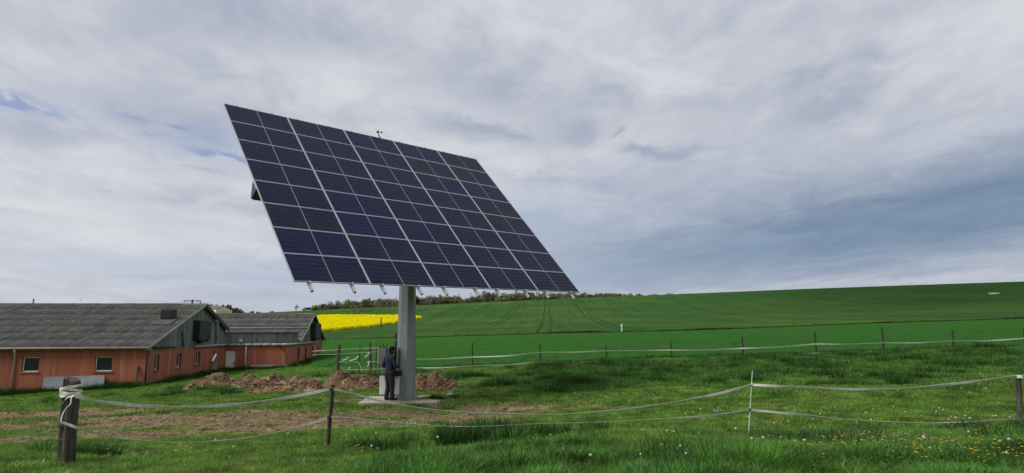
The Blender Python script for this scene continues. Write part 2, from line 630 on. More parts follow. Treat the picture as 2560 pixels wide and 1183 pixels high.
def grid_mesh(name, X, Y, Z, mats, attrs=None, smooth=True, mask=None):
    nj, ni = X.shape
    co = np.stack([X, Y, Z], -1).reshape(-1, 3)
    j, i = np.mgrid[0:nj - 1, 0:ni - 1]
    a = (j * ni + i).ravel()
    q = np.stack([a, a + 1, a + ni + 1, a + ni], 1)
    if mask is not None:
        q = q[mask.ravel()]
    me = bpy.data.meshes.new(name)
    me.vertices.add(len(co))
    me.vertices.foreach_set('co', co.ravel())
    me.loops.add(len(q) * 4)
    me.loops.foreach_set('vertex_index', q.ravel().astype(np.int32))
    me.polygons.add(len(q))
    me.polygons.foreach_set('loop_start', np.arange(0, len(q) * 4, 4, dtype=np.int32))
    me.polygons.foreach_set('loop_total', np.full(len(q), 4, dtype=np.int32))
    me.polygons.foreach_set('use_smooth', np.full(len(q), smooth))
    for k, v in (attrs or {}).items():
        at_ = me.attributes.new(k, 'FLOAT', 'POINT')
        at_.data.foreach_set('value', np.asarray(v, np.float32).ravel())
    me.materials.append(mats)
    me.update(calc_edges=True)
    me.validate()
    return me


# --- ground material: soil and grass sward, mixed by the worn places
m = bpy.data.materials.new('pasture_ground')
m.use_nodes = True
N = NB(m.node_tree)
t = N.n('ShaderNodeTexCoord')
am = N.n('ShaderNodeAttribute', attribute_name='mud').outputs['Fac']
al = N.n('ShaderNodeAttribute', attribute_name='lush').outputs['Fac']
ob = t.outputs['Object']
n1 = N.noise(ob, 1.2, 6, .65)
n2 = N.noise(ob, 9, 6, .7)
n3 = N.noise(ob, .25, 4, .6)
n4 = N.noise(N.scale_vec(ob, (1, 2.2, 1)), 3.0, 8, .7)
grass = N.mix(N.ramp(n2, .35, .65), (.055, .115, .014), (.12, .20, .034))
grass = N.mix(N.ramp(n3, .35, .65), grass, (.070, .130, .022))
grass = N.mix(N.ramp(n1, .5, .75, 0, .6), grass, (.155, .145, .055))
soil = N.mix(N.ramp(n4, .32, .68), (.080, .052, .033), (.27, .190, .118))
soil = N.mix(N.ramp(n2, .55, .72), soil, (.36, .27, .18))
fac = N.ramp(N.m('ADD', am, N.m('MULTIPLY', N.m('SUBTRACT', n2, .5), .9)), .30, .62)
colr = N.mix(fac, grass, soil)
p = N.n('ShaderNodeBsdfPrincipled')
N.put(p.inputs['Base Color'], colr)
p.inputs['Roughness'].default_value = .95
p.inputs['Specular IOR Level'].default_value = .0
b = N.n('ShaderNodeBump')
b.inputs['Distance'].default_value = .06
b.inputs['Strength'].default_value = 1.0
N.put(b.inputs['Height'], N.m('ADD', n4, N.m('MULTIPLY', n2, .6)))
N.t.links.new(b.outputs[0], p.inputs['Normal'])
o_ = N.n('ShaderNodeOutputMaterial')
N.t.links.new(p.outputs[0], o_.inputs[0])
M['ground'] = m

th = np.concatenate([np.linspace(-180, -62, 24), np.linspace(-60, -46, 24), np.linspace(-45, 45, 560),
                     np.linspace(46, 60, 24), np.linspace(62, 180, 24)]) * math.pi / 180
rr = np.concatenate([[0.0, .8, 1.6, 2.4], np.exp(np.linspace(math.log(3.2), math.log(46), 430)),
                     np.exp(np.linspace(math.log(47), math.log(5200), 110))])
TH, RR = np.meshgrid(th, rr)
GX = RR * np.sin(TH)
GY = RR * np.cos(TH)
gm = mudmask(GX, GY)
gl = lushmask(GX, GY)
clod = (fbm(GX * 5, GY * 6, 4, .6) - .5)
ridg = np.abs(fbm(GX * 1.7 + 5, GY * 2.6, 3) - .5)
GZ = terrain(GX, GY) + gm * (clod * .12 - ridg * .05) + (RR < 60) * (fbm(GX * 2.4, GY * 2.4, 3) - .5) * .05
ground = inst('ground', grid_mesh('ground', GX, GY, GZ, M['ground'], {'mud': gm, 'lush': gl}))
tag(ground, label='worn and grassy paddock ground falling away from the camera', kind='structure')


# ------------------------------------------------------------------ fields beyond the rear fence
def field_material(name, ca, cb, cc, tram=None, stretch=(1, .25, 1)):
    m = bpy.data.materials.new(name)
    m.use_nodes = True
    N = NB(m.node_tree)
    t = N.n('ShaderNodeTexCoord')
    ob = t.outputs['Object']
    x, y, z = N.sep(ob)
    n1 = N.noise(ob, .035, 5, .6)
    n2 = N.noise(N.scale_vec(ob, (.25, 1, 1)), .9, 6, .7)
    n3 = N.noise(ob, 4.0, 5, .7)
    c = N.mix(N.ramp(n2, .32, .68), ca, cb)
    c = N.mix(N.ramp(n1, .4, .66), c, cc)
    c = N.mix(N.ramp(n3, .45, .8, 0, .3), c, tuple(q * .6 for q in ca))
    if tram:
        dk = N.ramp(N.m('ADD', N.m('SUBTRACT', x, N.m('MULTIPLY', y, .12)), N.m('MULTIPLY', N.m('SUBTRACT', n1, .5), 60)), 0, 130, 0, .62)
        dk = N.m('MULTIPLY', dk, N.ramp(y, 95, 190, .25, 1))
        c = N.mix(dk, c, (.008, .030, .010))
        ang, pitch_, off = tram
        ca_, sa_ = math.cos(ang), math.sin(ang)
        w = N.m('MULTIPLY', N.m('SUBTRACT', N.noise(ob, .03, 3, .5), .5), 2.6)
        s = N.m('ADD', N.m('SUBTRACT', N.m('MULTIPLY', x, ca_), N.m('MULTIPLY', y, sa_)), w)
        k = N.m('FRACT', N.m('MULTIPLY', N.m('ADD', s, off), 1 / pitch_))
        k = N.m('MULTIPLY', N.m('SUBTRACT', k, .5), pitch_)
        d = N.m('ABSOLUTE', N.m('SUBTRACT', N.m('ABSOLUTE', k), .95))
        line = N.ramp(d, .26, .08)
        c = N.mix(N.m('MULTIPLY', line, N.ramp(n1, .35, .6, .35, .85)), c, (.014, .030, .012))
        al_ = N.m('ADD', N.m('MULTIPLY', x, sa_), N.m('MULTIPLY', y, ca_))
        sw = N.noise(N.comb(N.m('MULTIPLY', s, .55), N.m('MULTIPLY', al_, .012)), 1.0, 5, .7)
        sk_ = N.ramp(sw, .3, .7, .86, 1.14)
        c = N.mix(1.0, c, N.comb(sk_, sk_, sk_), 'MULTIPLY')
    p = N.n('ShaderNodeBsdfPrincipled')
    N.put(p.inputs['Base Color'], c)
    p.inputs['Roughness'].default_value = .9
    p.inputs['Specular IOR Level'].default_value = .0
    b = N.n('ShaderNodeBump')
    b.inputs['Distance'].default_value = .25
    N.put(b.inputs['Height'], N.m('ADD', n3, n2))
    N.t.links.new(b.outputs[0], p.inputs['Normal'])
    o_ = N.n('ShaderNodeOutputMaterial')
    N.t.links.new(p.outputs[0], o_.inputs[0])
    return m


# line of the ditch between the near crop and the hill field, as a real line on the ground
ditch_px = [(560, 858), (700, 855), (811, 850.5), (985, 847.5), (1100, 844), (1240, 840.5), (1373, 836), (1600, 832), (1800, 826.5),
            (2000, 818.5), (2186, 811), (2380, 805), (2560, 799.5), (2800, 792)]
DU, DY = [], []
for px, py in ditch_px:
    q = hit(px, py, 60, 200)
    DU.append(q.x / q.y)
    DY.append(q.y)
DYs = np.array(DY)
DU = np.array(DU)


def ditch_y(u):
    return np.interp(u, DU, DYs)


# rear fence line
RF_PX = [(1181, 918, 859), (1350, 909, 861), (1515, 905, 864), (1677, 899, 854), (1857, 894, 842), (2040, 893, 830),
         (2209, 882, 819), (2383, 877, 827), (2562, 872, 820)]


def fence_y(u):
    return np.interp(u, [-.32, -.24, -.13, .9], [52, 49, 37.4, 37.4])


us = np.linspace(-.315, 1.05, 420)
vs = np.linspace(0, 1, 150)
UU, VV = np.meshgrid(us, vs)
Y0 = fence_y(UU)
Y1 = ditch_y(UU)
YY = Y0 + (Y1 - .3 - Y0) * VV
XX = UU * YY
edge = np.clip(VV * 40, 0, 1) * np.clip((1 - VV) * 60, 0, 1)
ZZ = terrain(XX, YY) - .05 + edge * (.16 + .10 * fbm(XX * 1.5, YY * 1.5, 3))
M['crop'] = field_material('young_crop', (.031, .108, .020), (.043, .130, .026), (.037, .118, .022))
crop = inst('crop_field', grid_mesh('crop_field', XX, YY, ZZ, M['crop']))
tag(crop, label='smooth bright green young crop field beyond the rear tape fence', kind='structure')

us = np.linspace(-.62, 1.12, 520)
vs = np.linspace(0, 1, 220)
UU, VV = np.meshgrid(us, vs)
Y0 = ditch_y(UU) + 1.0
YY = Y0 + (312 - Y0) * VV ** 1.15
XX = UU * YY
edge = np.clip(VV * 60, 0, 1)
ang = math.atan((1372 - CX) / FPX)
q0 = hit(1367, 800, 80, 400)
s0 = q0.x * math.cos(ang) - q0.y * math.sin(ang)
PT = 12.5
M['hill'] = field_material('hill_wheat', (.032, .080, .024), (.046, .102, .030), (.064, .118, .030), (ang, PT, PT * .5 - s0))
ZZ = terrain(XX, YY) - .05 + edge * (.30 + .12 * fbm(XX * .8, YY * .8, 2))
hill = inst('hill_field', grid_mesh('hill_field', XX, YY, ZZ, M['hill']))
tag(hill, label='wide green wheat field climbing the hill with dark tractor lines', kind='structure')

# rapeseed in flower: an area of the hill standing 1.2 m higher
rape_px = [(700, 806), (807, 793.5), (900, 793.8), (985, 794.5), (1040, 796.5), (1064, 799), (1035, 806), (987, 814), (930, 823), (860, 830.5),
           (807, 836), (700, 846)]
poly = [hit(px, py, 80, 400) for px, py in rape_px]
poly = np.array([(q.x, q.y) for q in poly])


def inside(P, x, y):
    c = np.zeros(x.shape, bool)
    n = len(P)
    for i in range(n):
        x1, y1 = P[i]
        x2, y2 = P[(i + 1) % n]
        cond = ((y1 > y) != (y2 > y)) & (x < (x2 - x1) * (y - y1) / (y2 - y1 + 1e-12) + x1)
        c ^= cond
    return c


def poly_dist(P, x, y):
    d = np.full(x.shape, 1e9)
    n = len(P)
    for i in range(n):
        ax, ay = P[i]
        bx, by = P[(i + 1) % n]
        vx, vy = bx - ax, by - ay
        t_ = np.clip(((x - ax) * vx + (y - ay) * vy) / (vx * vx + vy * vy), 0, 1)
        d = np.minimum(d, np.hypot(x - ax - t_ * vx, y - ay - t_ * vy))
    return d


gx = np.linspace(poly[:, 0].min() - 1, poly[:, 0].max() + 1, 300)
gy = np.linspace(poly[:, 1].min() - 1, poly[:, 1].max() + 1, 300)
XX, YY = np.meshgrid(gx, gy)
dd = np.where(inside(poly, XX, YY), 1, -1) * poly_dist(poly, XX, YY) + (fbm(XX * .4, YY * .4, 3) - .5) * 1.6
hgt = np.clip(dd * 1.1, 0, 1)
ZZ = terrain(XX, YY) + .18 + hgt * (.75 + .5 * fbm(XX * 1.1, YY * 1.1, 3))
mask = (dd[:-1, :-1] > -.4) & (dd[1:, 1:] > -.4)
m = bpy.data.materials.new('rape_flowers')
m.use_nodes = True
N = NB(m.node_tree)
t = N.n('ShaderNodeTexCoord')
ob = t.outputs['Object']
x, y, z = N.sep(ob)
n1 = N.noise(ob, 1.6, 6, .7)
n2 = N.noise(ob, .05, 3, .5)
cc = N.mix(N.ramp(n1, .34, .6), (.28, .25, .003), (.56, .47, .003))
hh = N.n('ShaderNodeAttribute', attribute_name='hgt').outputs['Fac']
cc = N.mix(N.ramp(hh, .35, .9), (.11, .15, .02), cc)
s = N.m('ADD', N.m('SUBTRACT', N.m('MULTIPLY', y, .97), N.m('MULTIPLY', x, .42)), N.m('MULTIPLY', n2, 8))
k = N.m('ABSOLUTE', N.m('SUBTRACT', N.m('FRACT', N.m('MULTIPLY', s, 1 / 26.0)), .5))
cc = N.mix(N.m('MULTIPLY', N.ramp(k, .022, .008), .55), cc, (.22, .22, .015))
p = N.n('ShaderNodeBsdfPrincipled')
N.put(p.inputs['Base Color'], cc)
p.inputs['Specular IOR Level'].default_value = .0
p.inputs['Roughness'].default_value = .9
o_ = N.n('ShaderNodeOutputMaterial')
N.t.links.new(p.outputs[0], o_.inputs[0])
rape = inst('rapeseed_field', grid_mesh('rapeseed_field', XX, YY, ZZ, m, {'hgt': hgt}, mask=mask))
tag(rape, label='bright yellow patch of flowering rapeseed on the hill', kind='structure')

# ------------------------------------------------------------------ scatter: point meshes + instanced clumps
def add_scatter(name, P, rot, scl, idx, meshes, label, kind='stuff', tilt=None):
    """P n*3, rot n, scl n*3, idx n"""
    c = bpy.data.collections.new(name + '_sources')
    for k, me in enumerate(meshes):
        o = bpy.data.objects.new('%s_source_%02d' % (name, k), me)
        c.objects.link(o)
    me = bpy.data.meshes.new(name)
    me.vertices.add(len(P))
    me.vertices.foreach_set('co', np.asarray(P, np.float32).ravel())
    a = me.attributes.new('rot', 'FLOAT_VECTOR', 'POINT')
    rv = np.zeros((len(P), 3), np.float32)
    rv[:, 2] = rot
    if tilt is not None:
        rv[:, :2] = tilt
    a.data.foreach_set('vector', rv.ravel())
    a = me.attributes.new('scl', 'FLOAT_VECTOR', 'POINT')
    a.data.foreach_set('vector', np.asarray(scl, np.float32).ravel())
    a = me.attributes.new('idx', 'INT', 'POINT')
    a.data.foreach_set('value', np.asarray(idx, np.int32))
    ob = inst(name, me)
    tag(ob, label=label, kind=kind)
    ng = bpy.data.node_groups.new(name + '_scatter', 'GeometryNodeTree')
    ng.interface.new_socket('Geometry', in_out='INPUT', socket_type='NodeSocketGeometry')
    ng.interface.new_socket('Geometry', in_out='OUTPUT', socket_type='NodeSocketGeometry')
    gi = ng.nodes.new('NodeGroupInput')
    go = ng.nodes.new('NodeGroupOutput')
    ci = ng.nodes.new('GeometryNodeCollectionInfo')
    ci.inputs['Collection'].default_value = c
    ci.inputs['Separate Children'].default_value = True
    ci.inputs['Reset Children'].default_value = True
    ip = ng.nodes.new('GeometryNodeInstanceOnPoints')
    ip.inputs['Pick Instance'].default_value = True

    def attr(nm, ty_):
        q = ng.nodes.new('GeometryNodeInputNamedAttribute')
        q.data_type = ty_
        q.inputs['Name'].default_value = nm
        return q.outputs['Attribute']
    L = ng.links.new
    L(gi.outputs[0], ip.inputs['Points'])
    L(ci.outputs[0], ip.inputs['Instance'])
    L(attr('idx', 'INT'), ip.inputs['Instance Index'])
    L(attr('rot', 'FLOAT_VECTOR'), ip.inputs['Rotation'])
    L(attr('scl', 'FLOAT_VECTOR'), ip.inputs['Scale'])
    L(ip.outputs[0], go.inputs[0])
    md = ob.modifiers.new('scatter', 'NODES')
    md.node_group = ng
    return ob


def clump(name, nb, rad, h, w, bend, mat, seed, segs=3, dome=False):
    r_ = random.Random(seed)
    v, f_ = [], []
    for _ in range(nb):
        a = r_.uniform(0, 6.283)
        d = rad * math.sqrt(r_.random())
        bx, by = d * math.cos(a), d * math.sin(a)
        la = r_.uniform(0, 6.283)
        hh_ = h * r_.uniform(.55, 1.15)
        if dome:
            la = a + r_.gauss(0, .7)
            hh_ *= 1.05 - .55 * (d / rad) ** 2
        bd = bend * r_.uniform(.2, 1.3) * hh_
        ww = w * r_.uniform(.7, 1.3)
        pa = la + r_.uniform(-.9, .9) + math.pi / 2
        sxv, syv = math.cos(pa) * ww / 2, math.sin(pa) * ww / 2
        base = len(v)
        for k in range(segs):
            s_ = k / segs
            out = bd * s_ ** 1.9
            zz = hh_ * (s_ - .32 * (bd / hh_) * s_ ** 3)
            tw = (1 - s_ * .75)
            cx, cy = bx + math.cos(la) * out, by + math.sin(la) * out
            v += [(cx - sxv * tw, cy - syv * tw, zz - .01), (cx + sxv * tw, cy + syv * tw, zz - .01)]
        s_ = 1
        v.append((bx + math.cos(la) * bd, by + math.sin(la) * bd, hh_ * (1 - .32 * bd / hh_)))
        for k in range(segs - 1):
            q = base + 2 * k
            f_.append((q, q + 1, q + 3, q + 2))
        q = base + 2 * (segs - 1)
        f_.append((q, q + 1, q + 2))
    me = bpy.data.meshes.new(name)
    me.from_pydata(v, [], f_)
    me.materials.append(mat)
    me.polygons.foreach_set('use_smooth', [True] * len(f_))
    return me


def grass_mat(name, ca, cb, cy, tip):
    m = bpy.data.materials.new(name)
    m.use_nodes = True
    N = NB(m.node_tree)
    t = N.n('ShaderNodeTexCoord')
    oi = N.n('ShaderNodeObjectInfo')
    geo = N.n('ShaderNodeNewGeometry')
    nn = N.noise(geo.outputs['Position'], .45, 4, .6)
    nf = N.noise(geo.outputs['Position'], 22.0, 2, .6)
    c = N.mix(N.ramp(oi.outputs['Random'], .1, .9), tuple(q * .62 for q in ca), cb)
    nv = N.noise(geo.outputs['Position'], 1.9, 4, .65)
    c = N.mix(N.ramp(nn, .45, .72, 0, .75), c, cy)
    kv = N.ramp(nv, .32, .68, .45, 1.5)
    c = N.mix(1.0, c, N.comb(kv, kv, kv), 'MULTIPLY')
    c = N.mix(N.ramp(nf, .45, .75, 0, .5), c, tip)
    p = N.n('ShaderNodeBsdfPrincipled')
    N.put(p.inputs['Base Color'], c)
    p.inputs['Roughness'].default_value = .5
    p.inputs['Specular IOR Level'].default_value = .18
    tr = N.n('ShaderNodeBsdfTranslucent')
    N.put(tr.inputs['Color'], c)
    mx = N.n('ShaderNodeMixShader')
    mx.inputs[0].default_value = .30
    N.t.links.new(p.outputs[0], mx.inputs[1])
    N.t.links.new(tr.outputs[0], mx.inputs[2])
    o_ = N.n('ShaderNodeOutputMaterial')
    N.t.links.new(mx.outputs[0], o_.inputs[0])
    return m


G1 = grass_mat('lush_grass', (.026, .112, .009), (.068, .205, .018), (.088, .215, .021), (.24, .40, .13))
G2 = grass_mat('short_grass', (.078, .210, .016), (.125, .265, .028), (.195, .260, .048), (.33, .37, .12))
G3 = grass_mat('dark_tufts', (.022, .080, .010), (.042, .120, .016), (.036, .105, .012), (.08, .16, .03))
tall = [clump('tall_%d' % k, 26, .11, .30, .0115, .85, G1, 100 + k, 4) for k in range(6)]
short = [clump('short_%d' % k, 22, .12, .085, .0095, 1.0, G2, 200 + k, 2) for k in range(5)]
tuft = [clump('tuft_%d' % k, 150, .26, .34, .013, .7, G3, 300 + k, 3, True) for k in range(4)]
farl = [clump('farl_%d' % k, 34, .28, .26, .020, .8, G1, 400 + k, 2) for k in range(4)]
dry = [clump('dry_%d' % k, 12, .13, .24, .008, .8, grass_mat('dry_grass_%d' % k, (.30, .31, .12), (.42, .40, .20), (.38, .38, .16), (.5, .48, .3)), 800 + k, 3) for k in range(2)]
fars = [clump('fars_%d' % k, 34, .30, .10, .018, .9, G2, 500 + k, 2) for k in range(4)]


def sample_view(n, y0, y1, power=2.0, umax=1.15):
    """points on the paddock, thinning out with distance"""
    q = nr.rand(n)
    if power == 2.0:
        y = y0 * (y1 / y0) ** q
    else:
        e_ = 2 - power
        y = (y0 ** e_ + q * (y1 ** e_ - y0 ** e_)) ** (1 / e_)
    u = nr.uniform(-umax, umax, n)
    return u * y, y


BAN = math.atan2(.117, .993)
BO = at(368, 875, 42.0)
bex = Vector((math.cos(BAN), math.sin(BAN), 0))
bey = Vector((-math.sin(BAN), math.cos(BAN), 0))


def in_barn(x, y):
    lx = (x - BO.x) * bex.x + (y - BO.y) * bex.y
    ly = (x - BO.x) * bey.x + (y - BO.y) * bey.y
    a = (lx < .1) & (ly > -.1) & (ly < 19)
    b_ = (lx < 5.75) & (ly > 15.3) & (ly < 36)
    return a | b_


POLE = Vector((-3.66, 22.0, 0))
POLE.z = at(1010, 1000, 22.0).z
SLAB = [hit(905, 1008), hit(936, 990), hit(1098, 988), hit(1100, 999)]


def keepout(x, y):
    k = in_barn(x, y)
    k |= (np.abs(x - POLE.x - .05) < 1.25) & (y > POLE.y - 1.15) & (y < POLE.y + 1.2)
    return k


def finish(x, y, keep):
    x, y = x[keep], y[keep]
    return x, y


P_, R_, S_, I_ = [], [], [], []


def push(x, y, s_xy, s_z, idx, sink=0.0):
    z = terrain(x, y) + (fbm(x * 2.4, y * 2.4, 3) - .5) * .05 - sink
    P_.append(np.stack([x, y, z], 1))
    R_.append(nr.uniform(0, 6.283, len(x)))
    S_.append(np.stack([s_xy, s_xy, s_z], 1))
    I_.append(idx)


# near and middle paddock, short sward everywhere it is not bare
x, y = sample_view(112000, 4.6, 20, 1.75)
md = mudmask(x, y)
lu = lushmask(x, y)
k = (nr.rand(len(x)) > md * .93) & ~keepout(x, y) & (nr.rand(len(x)) > lu * .5)
x, y, lu, md = x[k], y[k], lu[k], md[k]
g = nr.rand(len(x))
push(x, y, .8 + .5 * g, (.55 + .9 * g) * (1 - .5 * md) * (1 + .8 * lu), 6 + nr.randint(0, 5, len(x)))
# lush long grass close to the camera
x, y = sample_view(70000, 4.4, 17, 1.6)
lu = lushmask(x, y)
k = (nr.rand(len(x)) < lu ** 1.3) & ~keepout(x, y)
x, y, lu = x[k], y[k], lu[k]
n_ = fbm(x * .9 + 50, y * .9, 3)
g = nr.rand(len(x))
near_k = np.clip((13.5 - y) / 3, .45, 1) * np.where((x > 1.5) & (y > 9.2), .5, 1)
push(x, y, .75 + .5 * g, (.30 + .75 * lu * np.clip((n_ - .30) * 3.2, .12, 1.35)) * (.7 + .5 * g) * near_k, nr.randint(0, 6, len(x)))
# farther sward
x, y = sample_view(61000, 18, 46, 1.2)
md = mudmask(x, y)
lu = lushmask(x, y)
k = (nr.rand(len(x)) > md * 1.1) & ~keepout(x, y) & ~((y > fence_y(x / y)) & (x > -.31 * y))
x, y, lu = x[k], y[k], lu[k]
g = nr.rand(len(x))
is_l = nr.rand(len(x)) < lu
push(x, y, .8 + .5 * g, np.where(is_l, (.45 + .7 * g * lu) * np.clip((39 - y) / 5, .4, 1), .6 + .9 * g), np.where(is_l, 15 + nr.randint(0, 4, len(x)), 19 + nr.randint(0, 4, len(x))))
# strip left of the near crop, round the barns
x, y = sample_view(14000, 40, 92, 1.2)
k = ((x < -.31 * y) | (y < fence_y(x / y))) & (y > 45) & ~in_barn(x, y) & (x > -.62 * y)
x, y = x[k], y[k]
g = nr.rand(len(x))
push(x, y, 1.2 + .8 * g, .8 + 1.2 * g, 19 + nr.randint(0, 4, len(x)))
# dark taller tufts grazed round by the animals
x, y = sample_view(9000, 9, 37, 1.0)
lu = lushmask(x, y)
nn_ = fbm(x * .5 + 90, y * .5 + 13, 3)
nn2_ = fbm(x * 1.1 + 31, y * 1.1 + 7, 3)
k = (nr.rand(len(x)) < lu * (nn2_ > .50) * np.clip((nn_ - .25) * 3, .1, 1)) & ((y > 20) | (x > 2.5)) & ~keepout(x, y)
x, y = x[k], y[k]
g = nr.rand(len(x))
push(x, y, 1.0 + 1.1 * g, (.75 + .9 * g) * np.clip((39.5 - y) / 4, .5, 1) * np.where(y < 20, .6, 1), 11 + nr.randint(0, 4, len(x)))
# weeds along the foot of the barns and tufts in the grazed sward
wx, wy = [], []
for _ in range(420):
    lx, ly = -rnd.random() * 12, -rnd.uniform(.1, .7)
    q = rnd.random()
    if q > .55:
        lx, ly = rnd.uniform(.1, .8), rnd.uniform(0, 15)
    if q > .8:
        lx, ly = rnd.uniform(0, 5.6), 15.3 - rnd.uniform(.0, .8)
    if q > .9:
        lx, ly = 5.6 + rnd.uniform(.1, .9), rnd.uniform(15, 24)
    wx.append(BO.x + bex.x * lx + bey.x * ly)
    wy.append(BO.y + bex.y * lx + bey.y * ly)
wx, wy = np.array(wx), np.array(wy)
g = nr.rand(len(wx))
push(wx, wy, 1.2 + 1.0 * g, .8 + 1.3 * g * (nr.rand(len(wx)) > .4), 11 + nr.randint(0, 4, len(wx)))
tx, ty_, tg = [], [], []
for (px, py, n, sc, sp) in [(775, 964, 8, 1.0, 1.2), (1210, 972, 4, 1.0, .4), (1420, 962, 16, 1.5, .7), (1160, 945, 12, 1.4, 1.0), (395, 992, 5, .9, .5),
                            (205, 1140, 10, .8, .22), (1280, 965, 3, .8, .3), (860, 955, 8, 1.0, .9), (1090, 1000, 4, .7, .5),
                            (990, 1125, 6, 1.1, .5), (1300, 1090, 14, 1.3, .8), (1220, 1115, 10, 1.4, .5), (1850, 1170, 8, 1.2, .5),
                            (1500, 1170, 8, 1.2, .6), (1190, 1000, 4, .6, .4), (620, 900, 20, 1.3, 2.5), (850, 915, 10, 1.1, 1.5)]:
    q = hit(px, py)
    for _ in range(n):
        tx.append(q.x + rnd.gauss(0, sp))
        ty_.append(q.y + rnd.gauss(0, sp * .7))
        tg.append(sc * rnd.uniform(.7, 1.2))
tx, ty_, tg = np.array(tx), np.array(ty_), np.array(tg)
push(tx, ty_, tg, tg, 11 + nr.randint(0, 4, len(tx)))
x, y = sample_view(5200, 5, 34, 1.4)
nn_ = fbm(x * .7 + 190, y * .7 + 63, 3)
k = (nr.rand(len(x)) < np.clip((nn_ - .42) * 3, 0.03, .8)) & ~keepout(x, y)
x, y = x[k], y[k]
g = nr.rand(len(x))
push(x, y, .8 + .6 * g, (.35 + .6 * g) * (.6 + .6 * lushmask(x, y)), 23 + nr.randint(0, 2, len(x)))
P_, R_, S_, I_ = np.concatenate(P_), np.concatenate(R_), np.concatenate(S_), np.concatenate(I_)
print('grass clumps', len(P_))
add_scatter('grass', P_, R_, S_, I_, tall + short + tuft + farl + fars + dry,
            'green meadow grass, short where grazed and long in the foreground')

# young crop leaves standing in the near field, so that it has a nap
cropm = [clump('crop_%d' % k, 26, .42, .20, .035, .7, grass_mat('crop_leaf_%d' % k, (.033, .116, .020), (.046, .140, .026), (.038, .126, .022), (.06, .155, .03)),
               600 + k, 2) for k in range(3)]
n = 34000
y = 37.6 * (100 / 37.6) ** (nr.rand(n) ** 1.1)
u = nr.uniform(-.5, .9, n)
x = u * y
k = (y < ditch_y(u) - .6) & (y > fence_y(u)) & (u > -.30)
x, y = x[k], y[k]
g = nr.rand(len(x))
add_scatter('crop_leaves', np.stack([x, y, terrain(x, y) + .08], 1), nr.uniform(0, 6.28, len(x)),
            np.stack([.7 + .5 * g, .7 + .5 * g, .40 + .25 * g], 1), nr.randint(0, 3, len(x)), cropm,
            'leaves of the young green crop behind the rear fence')

# dark ditch edge
hm = grass_mat('ditch_growth', (.018, .040, .014), (.030, .060, .018), (.05, .06, .025), (.06, .08, .03))
hc = [clump('ditch_%d' % k, 40, .55, .75, .06, .6, hm, 700 + k, 2) for k in range(3)]
n = 2200
u = nr.uniform(-.50, 1.0, n)
y = ditch_y(u) + nr.normal(0, .35, n) + .4
x = u * y
g = nr.rand(n)
nz = np.clip((fbm(x * .12, y * .1 + 4, 3) - .3) * 1.6, .38, .72)
add_scatter('ditch_growth', np.stack([x, y, terrain(x, y) + .02], 1), nr.uniform(0, 6.28, n),
            np.stack([.7 + .8 * g, .7 + .8 * g, (.45 + .5 * g) * nz], 1), nr.randint(0, 3, n), hc,
            'dark strip of rough growth along the ditch between the fields')

# mud clods
cl = []
for k in range(6):
    bm = bmesh.new()
    bmesh.ops.create_icosphere(bm, subdivisions=2, radius=1)
    r_ = random.Random(k)
    ofs = Vector((r_.random() * 9, r_.random() * 9, 3))
    from mathutils import noise as mn
    for v in bm.verts:
        v.co *= 1 + .55 * mn.noise(v.co * 1.3 + ofs) + .25 * mn.noise(v.co * 3.3 + ofs)
        v.co.z *= .55
    me = bpy.data.meshes.new('clod_%d' % k)
    bm.to_mesh(me)
    bm.free()
    me.materials.append(M.setdefault('clod', pmat('mud_clod', (.26, .18, .115), (.12, .08, .05), 1.5, .97, 0, .2, 3, rand=.45)))
    cl.append(me)
x, y = sample_view(26000, 7, 34, 1.5)
md = mudmask(x, y)
k = (nr.rand(len(x)) < md ** 1.5 * .55) & ~keepout(x, y)
x, y = x[k], y[k]
g = nr.rand(len(x)) ** 3
add_scatter('mud_clods', np.stack([x, y, terrain(x, y) + .005], 1), nr.uniform(0, 6.28, len(x)),
            np.stack([.018 + .045 * g] * 2 + [.02 + .04 * g], 1), nr.randint(0, 6, len(x)), cl,
            'loose brown clods lying on the churned bare soil')


# dandelions
def flower(kind, k):
    r_ = random.Random(k)
    b_ = MB()
    b_.cur = 0
    h_ = r_.uniform(.09, .15) if kind == 'y' else r_.uniform(.16, .26)
    lx, ly = r_.uniform(-.03, .03), r_.uniform(-.03, .03)
    b_.tube([(0, 0, 0), (lx, ly, h_)], .0025, 4, False)
    b_.cur = 1
    if kind == 'y':
        for j in range(11):
            a = 6.283 * j / 11
            c_, s_ = math.cos(a), math.sin(a)
            b_.tri((lx, ly, h_), (lx + .022 * math.cos(a - .28), ly + .022 * math.sin(a - .28), h_ + .006),
                   (lx + .022 * math.cos(a + .28), ly + .022 * math.sin(a + .28), h_ + .006))
        b_.tube([(lx, ly, h_ - .004), (lx, ly, h_ + .01)], [.006, .015], 7)
    else:
        b_.tube([(lx, ly, h_ - .014), (lx, ly, h_ - .008), (lx, ly, h_ + .006), (lx, ly, h_ + .018), (lx, ly, h_ + .024)],
                [.004, .018, .024, .018, .006], 8)
    return b_.mesh('flower', [pmat('stalk', (.09, .15, .05), None, rough=.6),
                              pmat('yellow_petal', (.60, .42, .02), None, rough=.7) if kind == 'y'
                              else pmat('seed_head', (.62, .62, .58), (.45, .45, .42), 60, .95, trans=.3)])


ys_ = [flower('y', k) for k in range(4)]
ws_ = [flower('w', 10 + k) for k in range(4)]
fx, fy, fi = [], [], []


def flowers(px, py, spx, spy, n, pw, smin=0):
    for _ in range(n):
        q = hit(px + rnd.gauss(0, spx), min(py + rnd.gauss(0, spy), 1300), 3.5, 40)
        if 3.6 < q.y < 30:
            fx.append(q.x)
            fy.append(q.y)
            fi.append(4 + rnd.randrange(4) if rnd.random() < pw else rnd.randrange(4))


